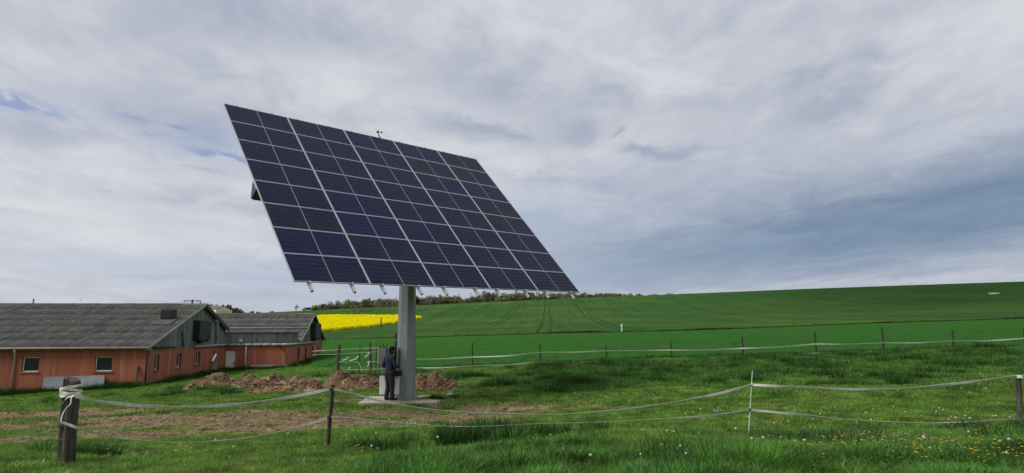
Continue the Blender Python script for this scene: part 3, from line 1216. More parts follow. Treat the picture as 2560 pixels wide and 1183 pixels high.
flowers(2250, 1152, 220, 18, 330, .02)
flowers(2400, 1070, 150, 20, 70, .05)
flowers(2100, 1080, 200, 18, 60, .15)
flowers(1790, 1055, 40, 8, 14, .9)
flowers(2280, 1045, 130, 14, 9, .8)
flowers(2370, 990, 110, 12, 8, .9)
flowers(1650, 1010, 90, 12, 10, .8)
flowers(2000, 1150, 300, 25, 22, 1.0)
flowers(880, 1130, 100, 14, 16, .3)
flowers(470, 1140, 80, 14, 30, .05)
flowers(1030, 1078, 30, 8, 14, .9)
flowers(1400, 990, 60, 12, 12, .5)
flowers(600, 975, 120, 10, 14, .9)
fx, fy = np.array(fx), np.array(fy)
add_scatter('dandelions', np.stack([fx, fy, terrain(fx, fy) + .03 + .07 * lushmask(fx, fy)], 1), nr.uniform(0, 6.28, len(fx)),
            np.stack([nr.uniform(.5, .9, len(fx))] * 3, 1), np.array(fi), ys_ + ws_,
            'yellow dandelions and white seed heads dotted through the grass')

#@@PART2
# ================================================================== solar tracker
ex = Vector((.72796, .68549, .01300)).normalized()
ey = Vector((.47499, -.49408, -.72820))
ey = (ey - ex * ey.dot(ex)).normalized()
en = ex.cross(-ey).normalized()
AO = Vector((-9.5216, 19.8411, 7.4749 + EZ))
AW, AH = 10.9, 8.553
trk = empty('solar_tracker', POLE, label='huge tilted solar panel array standing on a single grey steel mast', cat='solar tracker')
Minv = Matrix.Translation(-POLE)


def arr(u, v, d=0.0):
    """point on the array, metres from its top left corner, relative to the mast foot"""
    return AO + ex * u + ey * v + en * d - POLE


def arr_mat(u, v, d=0.0):
    m_ = Matrix((ex, -ey, en)).transposed().to_4x4()
    m_.translation = arr(u, v, d)
    return m_


mw, mh = AW / 5 - .016, AH / 8 - .014
fb = MB()
for (a0, a1, b0, b1) in ((-mw / 2, mw / 2, -mh / 2, -mh / 2 + .014), (-mw / 2, mw / 2, mh / 2 - .014, mh / 2),
                         (-mw / 2, -mw / 2 + .020, -mh / 2 + .014, mh / 2 - .014), (mw / 2 - .020, mw / 2, -mh / 2 + .014, mh / 2 - .014)):
    fb.box(a0, a1, b0, b1, -.032, .004)
fb.cur = 1
fb.box(-mw / 2 + .020, mw / 2 - .020, -mh / 2 + .014, mh / 2 - .014, -.008, 0)
frame_me = fb.mesh('solar_panel', [M['alu'], M['backsheet']])
cb = MB()
iw, ih = mw - .040 - .012, mh - .028 - .008
hw = (iw - .022) / 2
cw, ch = hw / 12, ih / 6
for half in (0, 1):
    for i in range(12):
        for j in range(6):
            x0 = -iw / 2 + half * (hw + .022) + i * cw
            y0 = -ih / 2 + j * ch
            a, b_ = x0 + .0012, x0 + cw - .0012
            c_, d_ = y0 + .0024, y0 + ch - .0024
            cb.quad((a, c_, .002), (b_, c_, .002), (b_, d_, .002), (a, d_, .002))
cell_me = cb.mesh('cell_grid', M['cell'])
for i in range(5):
    for j in range(8):
        o = inst('solar_panel', frame_me, trk, arr_mat((i + .5) * AW / 5, (j + .5) * AH / 8) @
                 Matrix.Rotation(nr.normal(0, .0012), 4, 'X') @ Matrix.Rotation(nr.normal(0, .0012), 4, 'Y'))
        o2 = inst('cell_grid', cell_me, o)
        o2['kind'] = 'stuff'
rails_u = [.040, .150, .235, .347, .431, .544, .628, .745, .834, .956]
rb = MB()
L_ = AH + .27 + .07
rb.box(-.032, .032, -L_, 0, -.11, -.036)
rb.cur = 1
rb.box(-.024, .024, -L_ - .006, -L_, -.102, -.044)
rail_me = rb.mesh('rail', [M['rail'], M['black']])
clip = MB()
clip.box(-.016, .016, -.02, .03, -.03, .02)
clip.box(-.004, .004, .03, .07, -.02, .01)
clip_me = clip.mesh('clamp', M['rail'])
for u in rails_u:
    m_ = arr_mat(u * AW, -.07)
    inst('rail', rail_me, trk, m_)
    inst('clamp', clip_me, trk, arr_mat(u * AW, -.005))
    inst('clamp', clip_me, trk, arr_mat(u * AW, AH + .012))
# torque box beam behind the panels, seen past the left edge
tb = MB()
vt = .535 * AH
tb.obox(arr(AW / 2, vt, -.29), ex * (AW / 2 - .02), ey * .12, en * .13)
tb.build('torque_beam', M['darksteel'], trk)
for s_ in (0, 1):
    tb = MB()
    u0 = -.02 if s_ == 0 else AW + .02
    q = [arr(u0, vt - .26, -.04), arr(u0, vt + .14, -.04), arr(u0, vt + .10, -.42), arr(u0, vt + .02, -.42)]
    off = ex * (.02 if s_ == 0 else -.02)
    tb.hexa([p_ for p_ in q] + [p_ + off for p_ in q])
    tb.build('end_plate', M['darksteel'], trk)
for k in range(1, 5):
    for s_ in (-1, 1):
        bb = MB()
        bb.tube([arr(AW * k / 5, vt, -.40), arr(AW * k / 5, vt + s_ * 2.6, -.13)], .035, 6)
        bb.build('brace', M['galv'], trk)
# mast: eight flat faces, tapering
pb = MB()
zt = 1.62 + EZ + 2.45 - POLE.z - 1.6
PH = 5.55
zs = [0.04, PH]
ra = [.345, .262]
rot0 = R(13)
ring = []
for z_, r_ in zip(zs, ra):
    ring.append([Vector((r_ * math.cos(rot0 + 2 * math.pi * k / 8), r_ * math.sin(rot0 + 2 * math.pi * k / 8), z_)) for k in range(8)])
for k in range(8):
    pb.quad(ring[0][k], ring[0][(k + 1) % 8], ring[1][(k + 1) % 8], ring[1][k])
mast = pb.build('mast', M['galv'], trk)
fb = MB()
fb.tube([(0, 0, .03), (0, 0, .065)], .47, 32)
fb.build('base_flange', M['galv'], trk)
bm_ = MB()
bm_.tube([(0, 0, .0), (0, 0, .14)], .014, 8)
bm_.tube([(0, 0, .066), (0, 0, .095)], .027, 6)
bolt_me = bm_.mesh('bolt', M['galv'])
for k in range(20):
    a = 2 * math.pi * k / 20
    inst('bolt', bolt_me, trk, Matrix.Translation((.425 * math.cos(a), .425 * math.sin(a), 0)))
hb = MB()
hb.tube([(0, 0, PH), (0, 0, PH + .12)], .42, 24)
hb.tube([(0, 0, PH + .12), (0, 0, PH + .38)], .33, 24)
hb.build('slew_drive', M['darksteel'], trk)
yk = MB()
top = Vector((0, 0, PH + .3))
for s_ in (-.35, .35):
    yk.obox((top + arr(AW / 2 + s_, vt, -.45)) / 2, ((arr(AW / 2 + s_, vt, -.45) - top) / 2), ex * .05, (arr(AW / 2, vt, -.45) - top).cross(ex).normalized() * .14)
yk.build('yoke', M['darksteel'], trk)
ac = MB()
ac.tube([(.1, -.2, PH - .6), arr(AW / 2, vt + 1.5, -.2)], .05, 8)
ac.build('actuator', M['galv'], trk)
# anemometer at the upper edge
an = MB()
p0 = arr(.540 * AW, -.02, -.02)
an.tube([p0 + Vector((.08, 0, -.12)), p0 + Vector((.0, 0, .12))], [.03, .02], 6)
an.tube([p0 + Vector((.20, 0, -.14)), p0 + Vector((.02, 0, .12))], .012, 6)
ane = an.build('anemometer_bracket', M['galv'], trk)
an = MB()
an.tube([p0 + Vector((0, 0, .10)), p0 + Vector((.01, 0, .24))], .016, 6)
an.tube([p0 + Vector((-.04, 0, .23)), p0 + Vector((.11, .02, .225))], .006, 5)
an.tube([p0 + Vector((.01, -.08, .23)), p0 + Vector((-.02, .05, .23))], .006, 5)
anm = an.build('anemometer', M['black'], trk)
for (dx_, dy_) in ((-.05, 0), (.11, .02), (.01, -.09)):
    cbm = MB()
    c_ = p0 + Vector((dx_, dy_, .232))
    cbm.tube([c_ + Vector((0, -.022, 0)), c_ + Vector((0, 0, 0)), c_ + Vector((0, .02, 0))], [.012, .034, .036], 10)
    cbm.build('cup', M['black'], anm)
cd = MB()
cd.tube([(-.43, .28, .1), (-.42, .28, 2.25)], .045, 8)
cd.build('conduit', M['darksteel'], trk)
for z_ in (.5, 1.0, 1.5, 2.0):
    cc_ = MB()
    cc_.box(-.48, -.30, .23, .33, z_, z_ + .03)
    cc_.build('conduit_clamp', M['galv'], trk)

# concrete foundation slab
sb = MB()
sl_o = Vector((POLE.x, POLE.y, POLE.z - .02))
sb.box(-1.42, 1.22, -1.02, 1.15, -.35, .045)
slab = sb.build('foundation_slab', M['concrete'], bevel=.012)
slab.location = sl_o
slab.rotation_euler = (0, 0, R(3))
tag(slab, 'low concrete foundation slab under the steel mast', 'slab')


def cab_box(name, px0, px1, py0, py1, Y, depth, mat, label, cat):
    a = at(px0, py1, Y)
    b_ = at(px1, py0, Y)
    root = empty(name, a, label=label, cat=cat)
    w_, h_ = b_.x - a.x, b_.z - a.z
    m_ = MB()
    m_.box(0, w_, .02, depth, 0, h_)
    m_.build('cabinet_body', mat, root, bevel=.008)
    return root, w_, h_


# lower white cabinet
root, w_, h_ = cab_box('control_cabinet', 948, 997, 938, 987, 21.42, .26, M['cabinet'],
                       'white steel cabinet low on the mast, behind the worker\'s legs', 'cabinet')
root.rotation_euler = (0, 0, R(4))
d_ = MB()
d_.box(.012, w_ - .012, 0, .018, .012, h_ - .012)
d_.build('cabinet_door', M['cabinet'], root, bevel=.004)
d_ = MB()
d_.box(w_ - .20, w_ - .07, -.006, 0, h_ * .58, h_ * .61)
d_.box(w_ - .20, w_ - .07, -.006, 0, h_ * .65, h_ * .66)
d_.build('label_plate', M['cabgrey'], root)
d_ = MB()
d_.box(-.01, .20, -.01, .26, h_ + .002, h_ + .035)
d_.build('cable_entry', M['black'], root)
for zz_ in (.3, .7):
    d_ = MB()
    d_.box(.25, w_ + .02, .27, .40, h_ * zz_, h_ * (zz_ + .06))
    d_.build('bracket', M['galv'], root)
tr_ = MB()
a = at(978, 941, 21.28)
b_ = at(1004, 927, 21.28)
tr_.box(0, b_.x - a.x, 0, .20, 0, b_.z - a.z)
tray = tr_.build('tool_case', pmat('navy_case', (.012, .014, .026), None, rough=.6), bevel=.01)
tray.location = a
tag(tray, 'dark navy case resting on top of the lower cabinet', 'tool case')
# upper cabinet with its door open
root, w_, h_ = cab_box('inverter_cabinet', 967, 989, 868, 925, 21.62, .22, M['cabinet'],
                       'upper grey cabinet on the mast with its door swung open to the left', 'cabinet')
d_ = MB()
d_.box(.05, w_ - .07, .012, .019, .04, h_ - .03)
d_.build('mounting_plate', M['cabinet'], root)
d_ = MB()
d_.box(w_ - .06, w_ + .01, -.03, .22, -.01, h_ + .012)
d_.build('door_seal', M['black'], root)
d_ = MB()
wd, hd = at(967, 868, 21.5).x - at(945, 868, 21.5).x, at(900, 868, 21.5).z - at(900, 911, 21.5).z
d_.box(-wd, 0, -.03, -.012, h_ - hd, h_)
dr = d_.build('open_door', M['cabgrey'], root)
d_ = MB()
d_.box(-wd - .012, -wd, -.034, .0, h_ - hd - .01, h_ + .01)
d_.build('door_rim', M['cabinet'], dr)
d_ = MB()
d_.box(-wd, .03, -.036, -.008, h_ + .0, h_ + .018)
d_.box(-wd, .0, -.036, -.008, h_ - hd - .018, h_ - hd)
d_.box(-.03, .01, -.036, -.008, h_ - hd, h_)
d_.build('door_edge', M['black'], dr)

# ================================================================== person
def skin_mesh(name, verts, edges, rad, root_i, mat, sub=2):
    me = bpy.data.meshes.new(name)
    me.from_pydata([tuple(v) for v in verts], edges, [])
    o = bpy.data.objects.new(name, me)
    COL.objects.link(o)
    sk = o.modifiers.new('skin', 'SKIN')
    sk.use_smooth_shade = True
    for i, r_ in enumerate(rad):
        me.skin_vertices[0].data[i].radius = r_ if isinstance(r_, tuple) else (r_, r_)
    me.skin_vertices[0].data[root_i].use_root = True
    sb_ = o.modifiers.new('sub', 'SUBSURF')
    sb_.levels = sub
    sb_.render_levels = sub
    me.materials.append(mat)
    return o


def bake(o, mat):
    dg = bpy.context.evaluated_depsgraph_get()
    me = bpy.data.meshes.new_from_object(o.evaluated_get(dg))
    me.name = o.name
    me.materials.clear()
    me.materials.append(mat)
    me.polygons.foreach_set('use_smooth', [True] * len(me.polygons))
    o.modifiers.clear()
    o.data = me
    return o


sk_m = pmat('skin', (.42, .23, .16), None, rough=.6)
navy = pmat('navy_jacket', (.016, .022, .055), (.010, .013, .034), 6, .85, 0, .01, 14)
blk = pmat('black_trousers', (.013, .013, .015), (.020, .020, .022), 7, .9, 0, .01, 14)
wool = pmat('black_hat', (.008, .008, .010), None, rough=.95)
pfoot = at(972, 1001.5, 21.16)
pers = empty('person', pfoot, R(-42), label='worker in navy jacket, black trousers and black hat, standing at the open cabinet', cat='person')


def figure(name, segs, mat, voxel, parent, smooth=6, wr=0.0):
    """limbs given as (p0, p1, r0, r1, depth squash) fused into one continuous skin"""
    bm = bmesh.new()
    for (p0, p1, r0, r1, sq) in segs:
        p0, p1 = Vector(p0), Vector(p1)
        ax = (p1 - p0)
        L_ = max(ax.length, 1e-4)
        rot_ = ax.to_track_quat('Z', 'Y').to_matrix().to_4x4() if ax.length > 1e-3 else Matrix.Identity(4)
        NR, NS = 9, 18
        rings_ = []
        for k in range(NR * 2):
            if k < NR:
                th_ = -math.pi / 2 + math.pi / 2 * k / (NR - 1)
                z_, r_ = r0 * math.sin(th_), r0 * math.cos(th_)
            else:
                th_ = math.pi / 2 * (k - NR) / (NR - 1)
                z_, r_ = L_ + r1 * math.sin(th_), r1 * math.cos(th_)
            r_ = max(r_, 1e-4)
            ring_ = []
            for q in range(NS):
                a = 2 * math.pi * q / NS
                v = rot_ @ Vector((r_ * math.cos(a), r_ * math.sin(a), z_)) + p0
                c_ = p0.lerp(p1, min(max(z_ / L_, 0), 1))
                v.y = c_.y + (v.y - c_.y) * sq
                ring_.append(bm.verts.new(v))
            rings_.append(ring_)
        for k in range(len(rings_) - 1):
            for q in range(NS):
                bm.faces.new((rings_[k][q], rings_[k][(q + 1) % NS], rings_[k + 1][(q + 1) % NS], rings_[k + 1][q]))
        bm.faces.new(rings_[0][::-1])
        bm.faces.new(rings_[-1])
    bmesh.ops.recalc_face_normals(bm, faces=bm.faces)
    me = bpy.data.meshes.new(name)
    bm.to_mesh(me)
    bm.free()
    o = inst(name, me)
    rm = o.modifiers.new('remesh', 'REMESH')
    rm.mode = 'VOXEL'
    rm.voxel_size = voxel
    rm.use_smooth_shade = True
    sm = o.modifiers.new('smooth', 'SMOOTH')
    sm.iterations = smooth
    sm.factor = .5
    dg = bpy.context.evaluated_depsgraph_get()
    me2 = bpy.data.meshes.new_from_object(o.evaluated_get(dg))
    me2.name = name
    if wr:
        for v in me2.vertices:
            v.co += v.normal * wr * mn.noise(Vector((v.co.x * 9, v.co.y * 9, v.co.z * 16)))
    me2.materials.clear()
    me2.materials.append(mat)
    me2.polygons.foreach_set('use_smooth', [True] * len(me2.polygons))
    o.modifiers.clear()
    o.data = me2
    o.parent = parent
    return o


J = dict(hl=(-.09, 0, .88), hr=(.09, 0, .88), kl=(-.10, .035, .48), kr=(.11, .04, .48), al=(-.11, -.02, .09), ar=(.13, .02, .09),
         sl=(-.185, .0, 1.385), sr=(.185, .0, 1.385), el=(-.27, -.05, 1.12), er=(.26, .03, 1.12), wl=(-.19, .14, 1.02), wr=(.17, .26, 1.05),
         pl=(-.165, .20, .995), pr=(.14, .33, 1.045))
seg = [((0, 0, .93), (0, 0, 1.12), .145, .135, .72), ((0, 0, 1.12), (0, 0, 1.33), .135, .155, .68), ((-.10, 0, 1.37), (.10, 0, 1.37), .075, .075, .8),
       ((0, .01, 1.40), (0, .05, 1.52), .058, .055, 1), ((0, .075, 1.575), (0, .07, 1.65), .078, .092, 1.12), ((0, .10, 1.54), (0, .12, 1.56), .05, .05, 1),
       ((0, .165, 1.575), (0, .172, 1.59), .014, .012, 1)]
for q in ('l', 'r'):
    seg += [(J['h' + q], J['k' + q], .092, .058, 1), (J['k' + q], J['a' + q], .056, .038, 1), (J['a' + q], tuple(Vector(J['a' + q]) + Vector((.01, .14, -.045))), .042, .034, 1),
            (J['s' + q], J['e' + q], .055, .042, 1), (J['e' + q], J['w' + q], .042, .028, 1), (J['w' + q], J['p' + q], .028, .034, .8)]
    w0, p0_ = Vector(J['w' + q]), Vector(J['p' + q])
    d0 = (p0_ - w0).normalized()
    side = Vector((0, 0, 1)).cross(d0).normalized() * (1 if q == 'l' else -1)
    dn = Vector((0, 0, -1))
    for k, (off, ln) in enumerate(((-.030, .058), (-.010, .072), (.011, .067), (.031, .050))):
        a = p0_ + side * off + d0 * .018
        b_ = a + d0 * ln * .55 + dn * .004
        c_ = b_ + d0 * ln * .30 + dn * .032
        seg += [(a, b_, .0105, .0095, 1), (b_, c_, .0095, .0085, 1)]
    a = w0.lerp(p0_, .45) - side * .024
    b_ = a - side * .030 + d0 * .030
    seg += [(a, b_, .014, .011, 1), (b_, b_ + d0 * .030 + side * .006, .011, .009, 1)]
body = figure('body', seg, sk_m, .0072, pers, 3)
seg = [((0, 0, .90), (0, 0, 1.10), .178, .165, .78), ((0, 0, 1.10), (0, -.005, 1.32), .165, .178, .74), ((-.14, 0, 1.375), (.14, 0, 1.375), .092, .092, .85),
       ((0, .01, 1.41), (0, .03, 1.48), .082, .076, 1)]
for q in ('l', 'r'):
    e_, w_ = Vector(J['e' + q]), Vector(J['w' + q])
    seg += [(J['s' + q], e_, .082, .062, 1), (e_, e_.lerp(w_, .93), .062, .045, 1)]
figure('jacket', seg, navy, .013, pers, 5, .010)
seg = [((0, 0, .86), (0, 0, .93), .155, .150, .85)]
for q in ('l', 'r'):
    a_ = Vector(J['a' + q]) + Vector((0, 0, .02))
    seg += [(J['h' + q], J['k' + q], .118, .086, 1), (J['k' + q], a_, .086, .074, 1)]
figure('trousers', seg, blk, .013, pers, 5, .012)
for q in ('l', 'r'):
    a_ = Vector(J['a' + q])
    figure('boot', [(a_ + Vector((0, -.02, .06)), a_ + Vector((0, -.02, -.03)), .055, .056, 1), (a_ + Vector((0, -.02, -.035)), a_ + Vector((.015, .17, -.045)), .052, .042, 1)],
           blk, .010, pers, 3)
hb = MB()
prof = [(1.615, .100), (1.64, .107), (1.68, .106), (1.715, .092), (1.742, .062), (1.752, .012)]
hb.tube([(0, .062 - (z_ - 1.6) * .1, z_) for z_, r_ in prof], [r_ for z_, r_ in prof], 18)
hb.build('woollen_hat', wool, pers, smooth=True)
hb = MB()
hb.tube([(0, .055, 1.50), (0, .05, 1.56), (0, .058, 1.615)], [.062, .088, .10], 16)
hb.build('hair', wool, pers, smooth=True).scale = (1, .86, 1)
for s_ in (-1, 1):
    fb = MB()
    fb.tube([(s_ * .087, .075, 1.56), (s_ * .100, .066, 1.59), (s_ * .090, .075, 1.62)], [.01, .017, .01], 6)
    fb.build('ear', sk_m, pers, smooth=True)
    fb = MB()
    fb.tube([(s_ * .032, .158, 1.61), (s_ * .032, .169, 1.61)], .010, 8)
    fb.build('eye', M['black'], pers, smooth=True)

# ================================================================== farm buildings
def plane_hit(px, py, axis, val):
    """pixel ray met with a vertical plane of the farm's own axes -> (x, y, z) in the farm frame"""
    d = ray(px, py)
    e_ = bex if axis == 'x' else bey
    k = (BO.x * e_.x + BO.y * e_.y + val) / (d.x * e_.x + d.y * e_.y)
    p_ = Vector((d.x * k, d.y * k, d.z * k + EZ)) - BO
    return Vector((p_.dot(bex), p_.dot(bey), p_.z))


BANG = BAN


def farm_pt(x, y, z=0):
    return BO + bex * x + bey * y + Vector((0, 0, z))


def panel_wall(parent, axis, fixed, a0, a1, z0, z1, pitch, holes, ox=0, oy=0):
    """upright cast panels with recessed joints; holes are (a0,a1,z0,z1)"""
    n = max(1, round((a1 - a0) / pitch))
    pt = (a1 - a0) / n

    def put(mb, p0, p1, q0, q1, d0, d1):
        if axis == 'x':
            mb.box(p0 - ox, p1 - ox, fixed + d0 - oy, fixed + d1 - oy, q0, q1)
        else:
            mb.box(fixed - d1 - ox, fixed - d0 - ox, p0 - oy, p1 - oy, q0, q1)

    def pieces(mb, lo, hi, d0, d1):
        cuts = sorted({lo, hi} | {h[k] for h in holes for k in (0, 1) if lo < h[k] < hi})
        for c0, c1 in zip(cuts, cuts[1:]):
            mid = (c0 + c1) / 2
            zz = [z0]
            for h in sorted(holes, key=lambda q: q[2]):
                if h[0] < mid < h[1]:
                    zz += [h[2], h[3]]
            zz.append(z1)
            for k in range(0, len(zz), 2):
                if zz[k + 1] - zz[k] > .01:
                    put(mb, c0, c1, zz[k], zz[k + 1], d0, d1)
    for i in range(n):
        mb = MB()
        pieces(mb, a0 + i * pt + .006, a0 + (i + 1) * pt - .006, rnd.uniform(-.003, .003), .10)
        mb.build('wall_panel', M['red'], parent)
    mb = MB()
    pieces(mb, a0, a1, .0105, .0905)
    mb.build('joint_filler', M['redjoint'], parent)


def window(parent, axis, fixed, h, depth, ox=0, oy=0, frame=True, fw=.055, sill=True):
    a0, a1, z0, z1 = h

    def P(mb, p0, p1, q0, q1, d0, d1):
        if axis == 'x':
            mb.box(p0 - ox, p1 - ox, fixed + d0 - oy, fixed + d1 - oy, q0, q1)
        else:
            mb.box(fixed - d1 - ox, fixed - d0 - ox, p0 - oy, p1 - oy, q0, q1)
    g = .002
    mb = MB()
    for q in ((a0 - .03, a0 - g, z0, z1), (a1 + g, a1 + .03, z0, z1), (a0 - .03, a1 + .03, z1 + g, z1 + .03), (a0 - .03, a1 + .03, z0 - .03, z0 - g)):
        P(mb, *q, .102, depth + .1)
    for q in ((a0, a0 + .004, z0, z1), (a1 - .004, a1, z0, z1), (a0 + .004, a1 - .004, z1 - .004, z1)):
        P(mb, *q, .006, depth)
    rv = mb.build('window_reveal', M['reveal'], parent)
    mb = MB()
    for q in ((a0 + .005, a0 + .005 + fw, z0 + .005, z1 - .005), (a1 - .005 - fw, a1 - .005, z0 + .005, z1 - .005),
              (a0 + .005 + fw, a1 - .005 - fw, z1 - .005 - fw, z1 - .005), (a0 + .005 + fw, a1 - .005 - fw, z0 + .005, z0 + .005 + fw * 1.3)):
        P(mb, *q, depth, depth + .06)
    w = mb.build('window', M['pvc'] if frame else M['reveal'], parent)
    mb = MB()
    P(mb, a0 + fw, a1 - fw, z0 + fw, z1 - fw, depth + .025, depth + .035)
    mb.build('pane', M['glass'], w)
    if sill:
        mb = MB()
        P(mb, a0 - .10, a1 + .10, z0 - .075, z0 - .005, -.07, .004)
        mb.build('sill', M['red'], w)


SP = .177


def sheet_mesh(name, L, nw=5, mat='fibre'):
    mb = MB()
    seg = 6
    n = nw * seg
    v, f_ = [], []
    for j, yy in enumerate((0, L)):
        for i in range(n + 1):
            xx = SP * i / seg
            v.append((xx, yy, .036 * math.cos(2 * math.pi * i / seg) + (.004 if j == 0 else -.005)))
    for i in range(n + 1):
        q = v[i]
        v.append((q[0], q[1] + .004, q[2] - .009))
    for i in range(n):
        f_.append((i, i + 1, n + 1 + i + 1, n + 1 + i))
        f_.append((2 * (n + 1) + i, 2 * (n + 1) + i + 1, i + 1, i))
    me = bpy.data.meshes.new(name)
    me.from_pydata(v, [], f_)
    me.materials.append(M[mat])
    me.polygons.foreach_set('use_smooth', [True] * n * 2)
    return me


def roof_slope(parent, x1, x0, ya, za, yb, zb, rows, part_to, name='roof_sheet', mirror=False):
    """sheets from x1 leftward to part_to, one big slope from there on to x0; from eave (ya,za) up to (yb,zb)"""
    run = Vector((0, yb - ya, zb - za))
    L = run.length
    d = run / L
    nrm = Vector((1, 0, 0)).cross(d).normalized()
    if nrm.z < 0:
        nrm = -nrm
    rl = L / rows
    me = sheet_mesh('roof_sheet', rl + .12)
    ncol = int(round((x1 - part_to) / (5 * SP)))
    for c_ in range(ncol):
        for r_ in range(rows):
            org = Vector((x1 - (c_ + 1) * 5 * SP, ya, za)) + d * (r_ * rl) + nrm * rnd.uniform(0, .008)
            m_ = Matrix((Vector((1, 0, 0)), d, nrm)).transposed().to_4x4()
            m_.translation = org
            inst('roof_sheet', me, parent, m_ @ Matrix.Rotation(rnd.gauss(0, .002), 4, 'Z'))
    xe = x1 - ncol * 5 * SP
    if x0 < xe - .5:
        nw = int((xe - x0) / SP)
        me = sheet_mesh('far_roof_sheets', L, nw)
        m_ = Matrix((Vector((1, 0, 0)), d, nrm)).transposed().to_4x4()
        m_.translation = Vector((xe - nw * SP, ya, za))
        o = inst('far_roof_sheets', me, parent, m_)
        o['kind'] = 'stuff'


def planks(parent, pts, wdt, top, bot, out=(1, 0), th_=.03, name='plank'):
    """vertical boards along a plan line pts[0]->pts[1]; top(s), bot(s) give heights along it"""
    a, b_ = Vector((*pts[0], 0)), Vector((*pts[1], 0))
    L = (b_ - a).length
    n = int(round(L / wdt))
    d = (b_ - a) / L
    o_ = Vector((*out, 0)).normalized()
    for i in range(n):
        s0, s1 = L * i / n + .004, L * (i + 1) / n - .004
        j = rnd.uniform(-.006, .006)
        p0, p1 = a + d * s0, a + d * s1
        lo = bot((s0 + s1) / 2) - rnd.uniform(0, .012)
        t0, t1 = top(s0), top(s1)
        if max(t0, t1) - lo < .05:
            continue
        t0, t1 = max(t0, lo + .01), max(t1, lo + .01)
        q = [p0 + o_ * j, p1 + o_ * j, p1 + o_ * (j + th_), p0 + o_ * (j + th_)]
        mb = MB()
        mb.hexa([p_ + Vector((0, 0, lo)) for p_ in q] + [q[0] + Vector((0, 0, t0)), q[1] + Vector((0, 0, t1)), q[2] + Vector((0, 0, t1)), q[3] + Vector((0, 0, t0))])
        mb.build(name, M['timber'], parent)


def ridge_caps(parent, x1, x0, y, z, s_, first=None):
    mb = MB()
    w = .24
    mb.quad((0, -w, -w * s_), (.92, -w, -w * s_), (.92, 0, .035), (0, 0, .035))
    mb.quad((0, 0, .035), (.92, 0, .035), (.92, w, -w * s_), (0, w, -w * s_))
    mb.quad((0, -w, -w * s_ - .03), (.92, -w, -w * s_ - .03), (.92, -w, -w * s_), (0, -w, -w * s_))
    me = mb.mesh('ridge_cap', M['ridge'])
    mb2 = MB()
    mb2.v, mb2.f, mb2.mi = mb.v, mb.f, mb.mi
    me2 = mb2.mesh('ridge_cap', M['moss'])
    n = int((x1 - x0) / .9)
    for i in range(n):
        inst('ridge_cap', me2 if i < 2 else me, parent,
             Matrix.Translation((x1 - .9 * (i + 1), y, z + .02 + rnd.uniform(0, .02))) @ Matrix.Rotation(rnd.gauss(0, .008), 4, 'Y'))


# ---- front barn
b1 = empty('red_barn', BO, BANG, label='long low red barn at the left edge with grey corrugated roof and two white windows', cat='barn')
zr1 = plane_hit(300, 760.5, 'y', 9.3).z
ze1 = plane_hit(185, 866.5, 'y', -.3).z
sl1 = (zr1 - ze1) / 9.6
w1 = (plane_hit(55, 912, 'y', 0).x, plane_hit(97, 912, 'y', 0).x, plane_hit(75, 930.5, 'y', 0).z, plane_hit(75, 893, 'y', 0).z)
w2 = (plane_hit(237, 911, 'y', 0).x, plane_hit(280, 911, 'y', 0).x, plane_hit(258, 929, 'y', 0).z, plane_hit(258, 891.5, 'y', 0).z)
panel_wall(b1, 'x', 0, -20.4, -.0, -4.2, .12, .80, [w1, w2])
mb = MB()
mb.box(-36, -20.41, 0, .1, -4.2, .12)
mb.build('far_wall', M['red'], b1)
for h in (w1, w2):
    window(b1, 'x', 0, h, .12)
gw1 = []
for (p0_, p1_, yt, yb_) in ((386, 400, 888, 925), (441, 455, 884, 918.5), (489, 501, 880.5, 911), (530, 538.5, 877, 906)):
    a = plane_hit(p0_, yb_, 'x', 0)
    b_ = plane_hit(p1_, yt, 'x', 0)
    a2 = plane_hit((p0_ + p1_) / 2, yb_, 'x', 0)
    b2_ = plane_hit((p0_ + p1_) / 2, yt, 'x', 0)
    gw1.append((a.y, b_.y, a2.z, b2_.z))
panel_wall(b1, 'y', 0, .102, 15.6, -4.2, -.02, 1.2, gw1)
for h in gw1:
    window(b1, 'y', 0, h, .17)
D1 = 15.3


def roof1(y):
    return zr1 - sl1 * abs(y - 9.3)


planks(b1, ((0, .0), (0, D1)), .20, lambda s_: roof1(s_) - .05, lambda s_: -.02)
roof_slope(b1, .30, -36, -.38, ze1 - .03, 9.3, zr1, 7, -20.4)
mb = MB()
mb.quad((.3, 9.3, zr1 + .0), (.3, D1, roof1(D1)), (-36, D1, roof1(D1)), (-36, 9.3, zr1 + .0))
mb.quad((.3, 9.3, zr1 - .05), (.3, D1, roof1(D1) - .05), (-36, D1, roof1(D1) - .05), (-36, 9.3, zr1 - .05))
mb.build('rear_roof_slope', M['fibre'], b1)
mb = MB()
mb.box(-36, -.2, D1, D1 + .1, -4, roof1(D1) - .06)
mb.build('rear_wall', M['red'], b1)
ridge_caps(b1, .32, -21, 9.3, zr1, sl1)
mb = MB()
mb.box(-36, -20.9, 9.1, 9.5, zr1 - .04, zr1 + .06)
mb.build('far_ridge', M['ridge'], b1)


def verge(parent, x, ya, za, yb, zb, mat, ht=.13, name='verge_board'):
    mb = MB()
    mb.hexa([(x - .03, ya, za - ht), (x, ya, za - ht), (x, yb, zb - ht), (x - .03, yb, zb - ht),
             (x - .03, ya, za + .035), (x, ya, za + .035), (x, yb, zb + .035), (x - .03, yb, zb + .035)])
    mb.build(name, M[mat], parent)


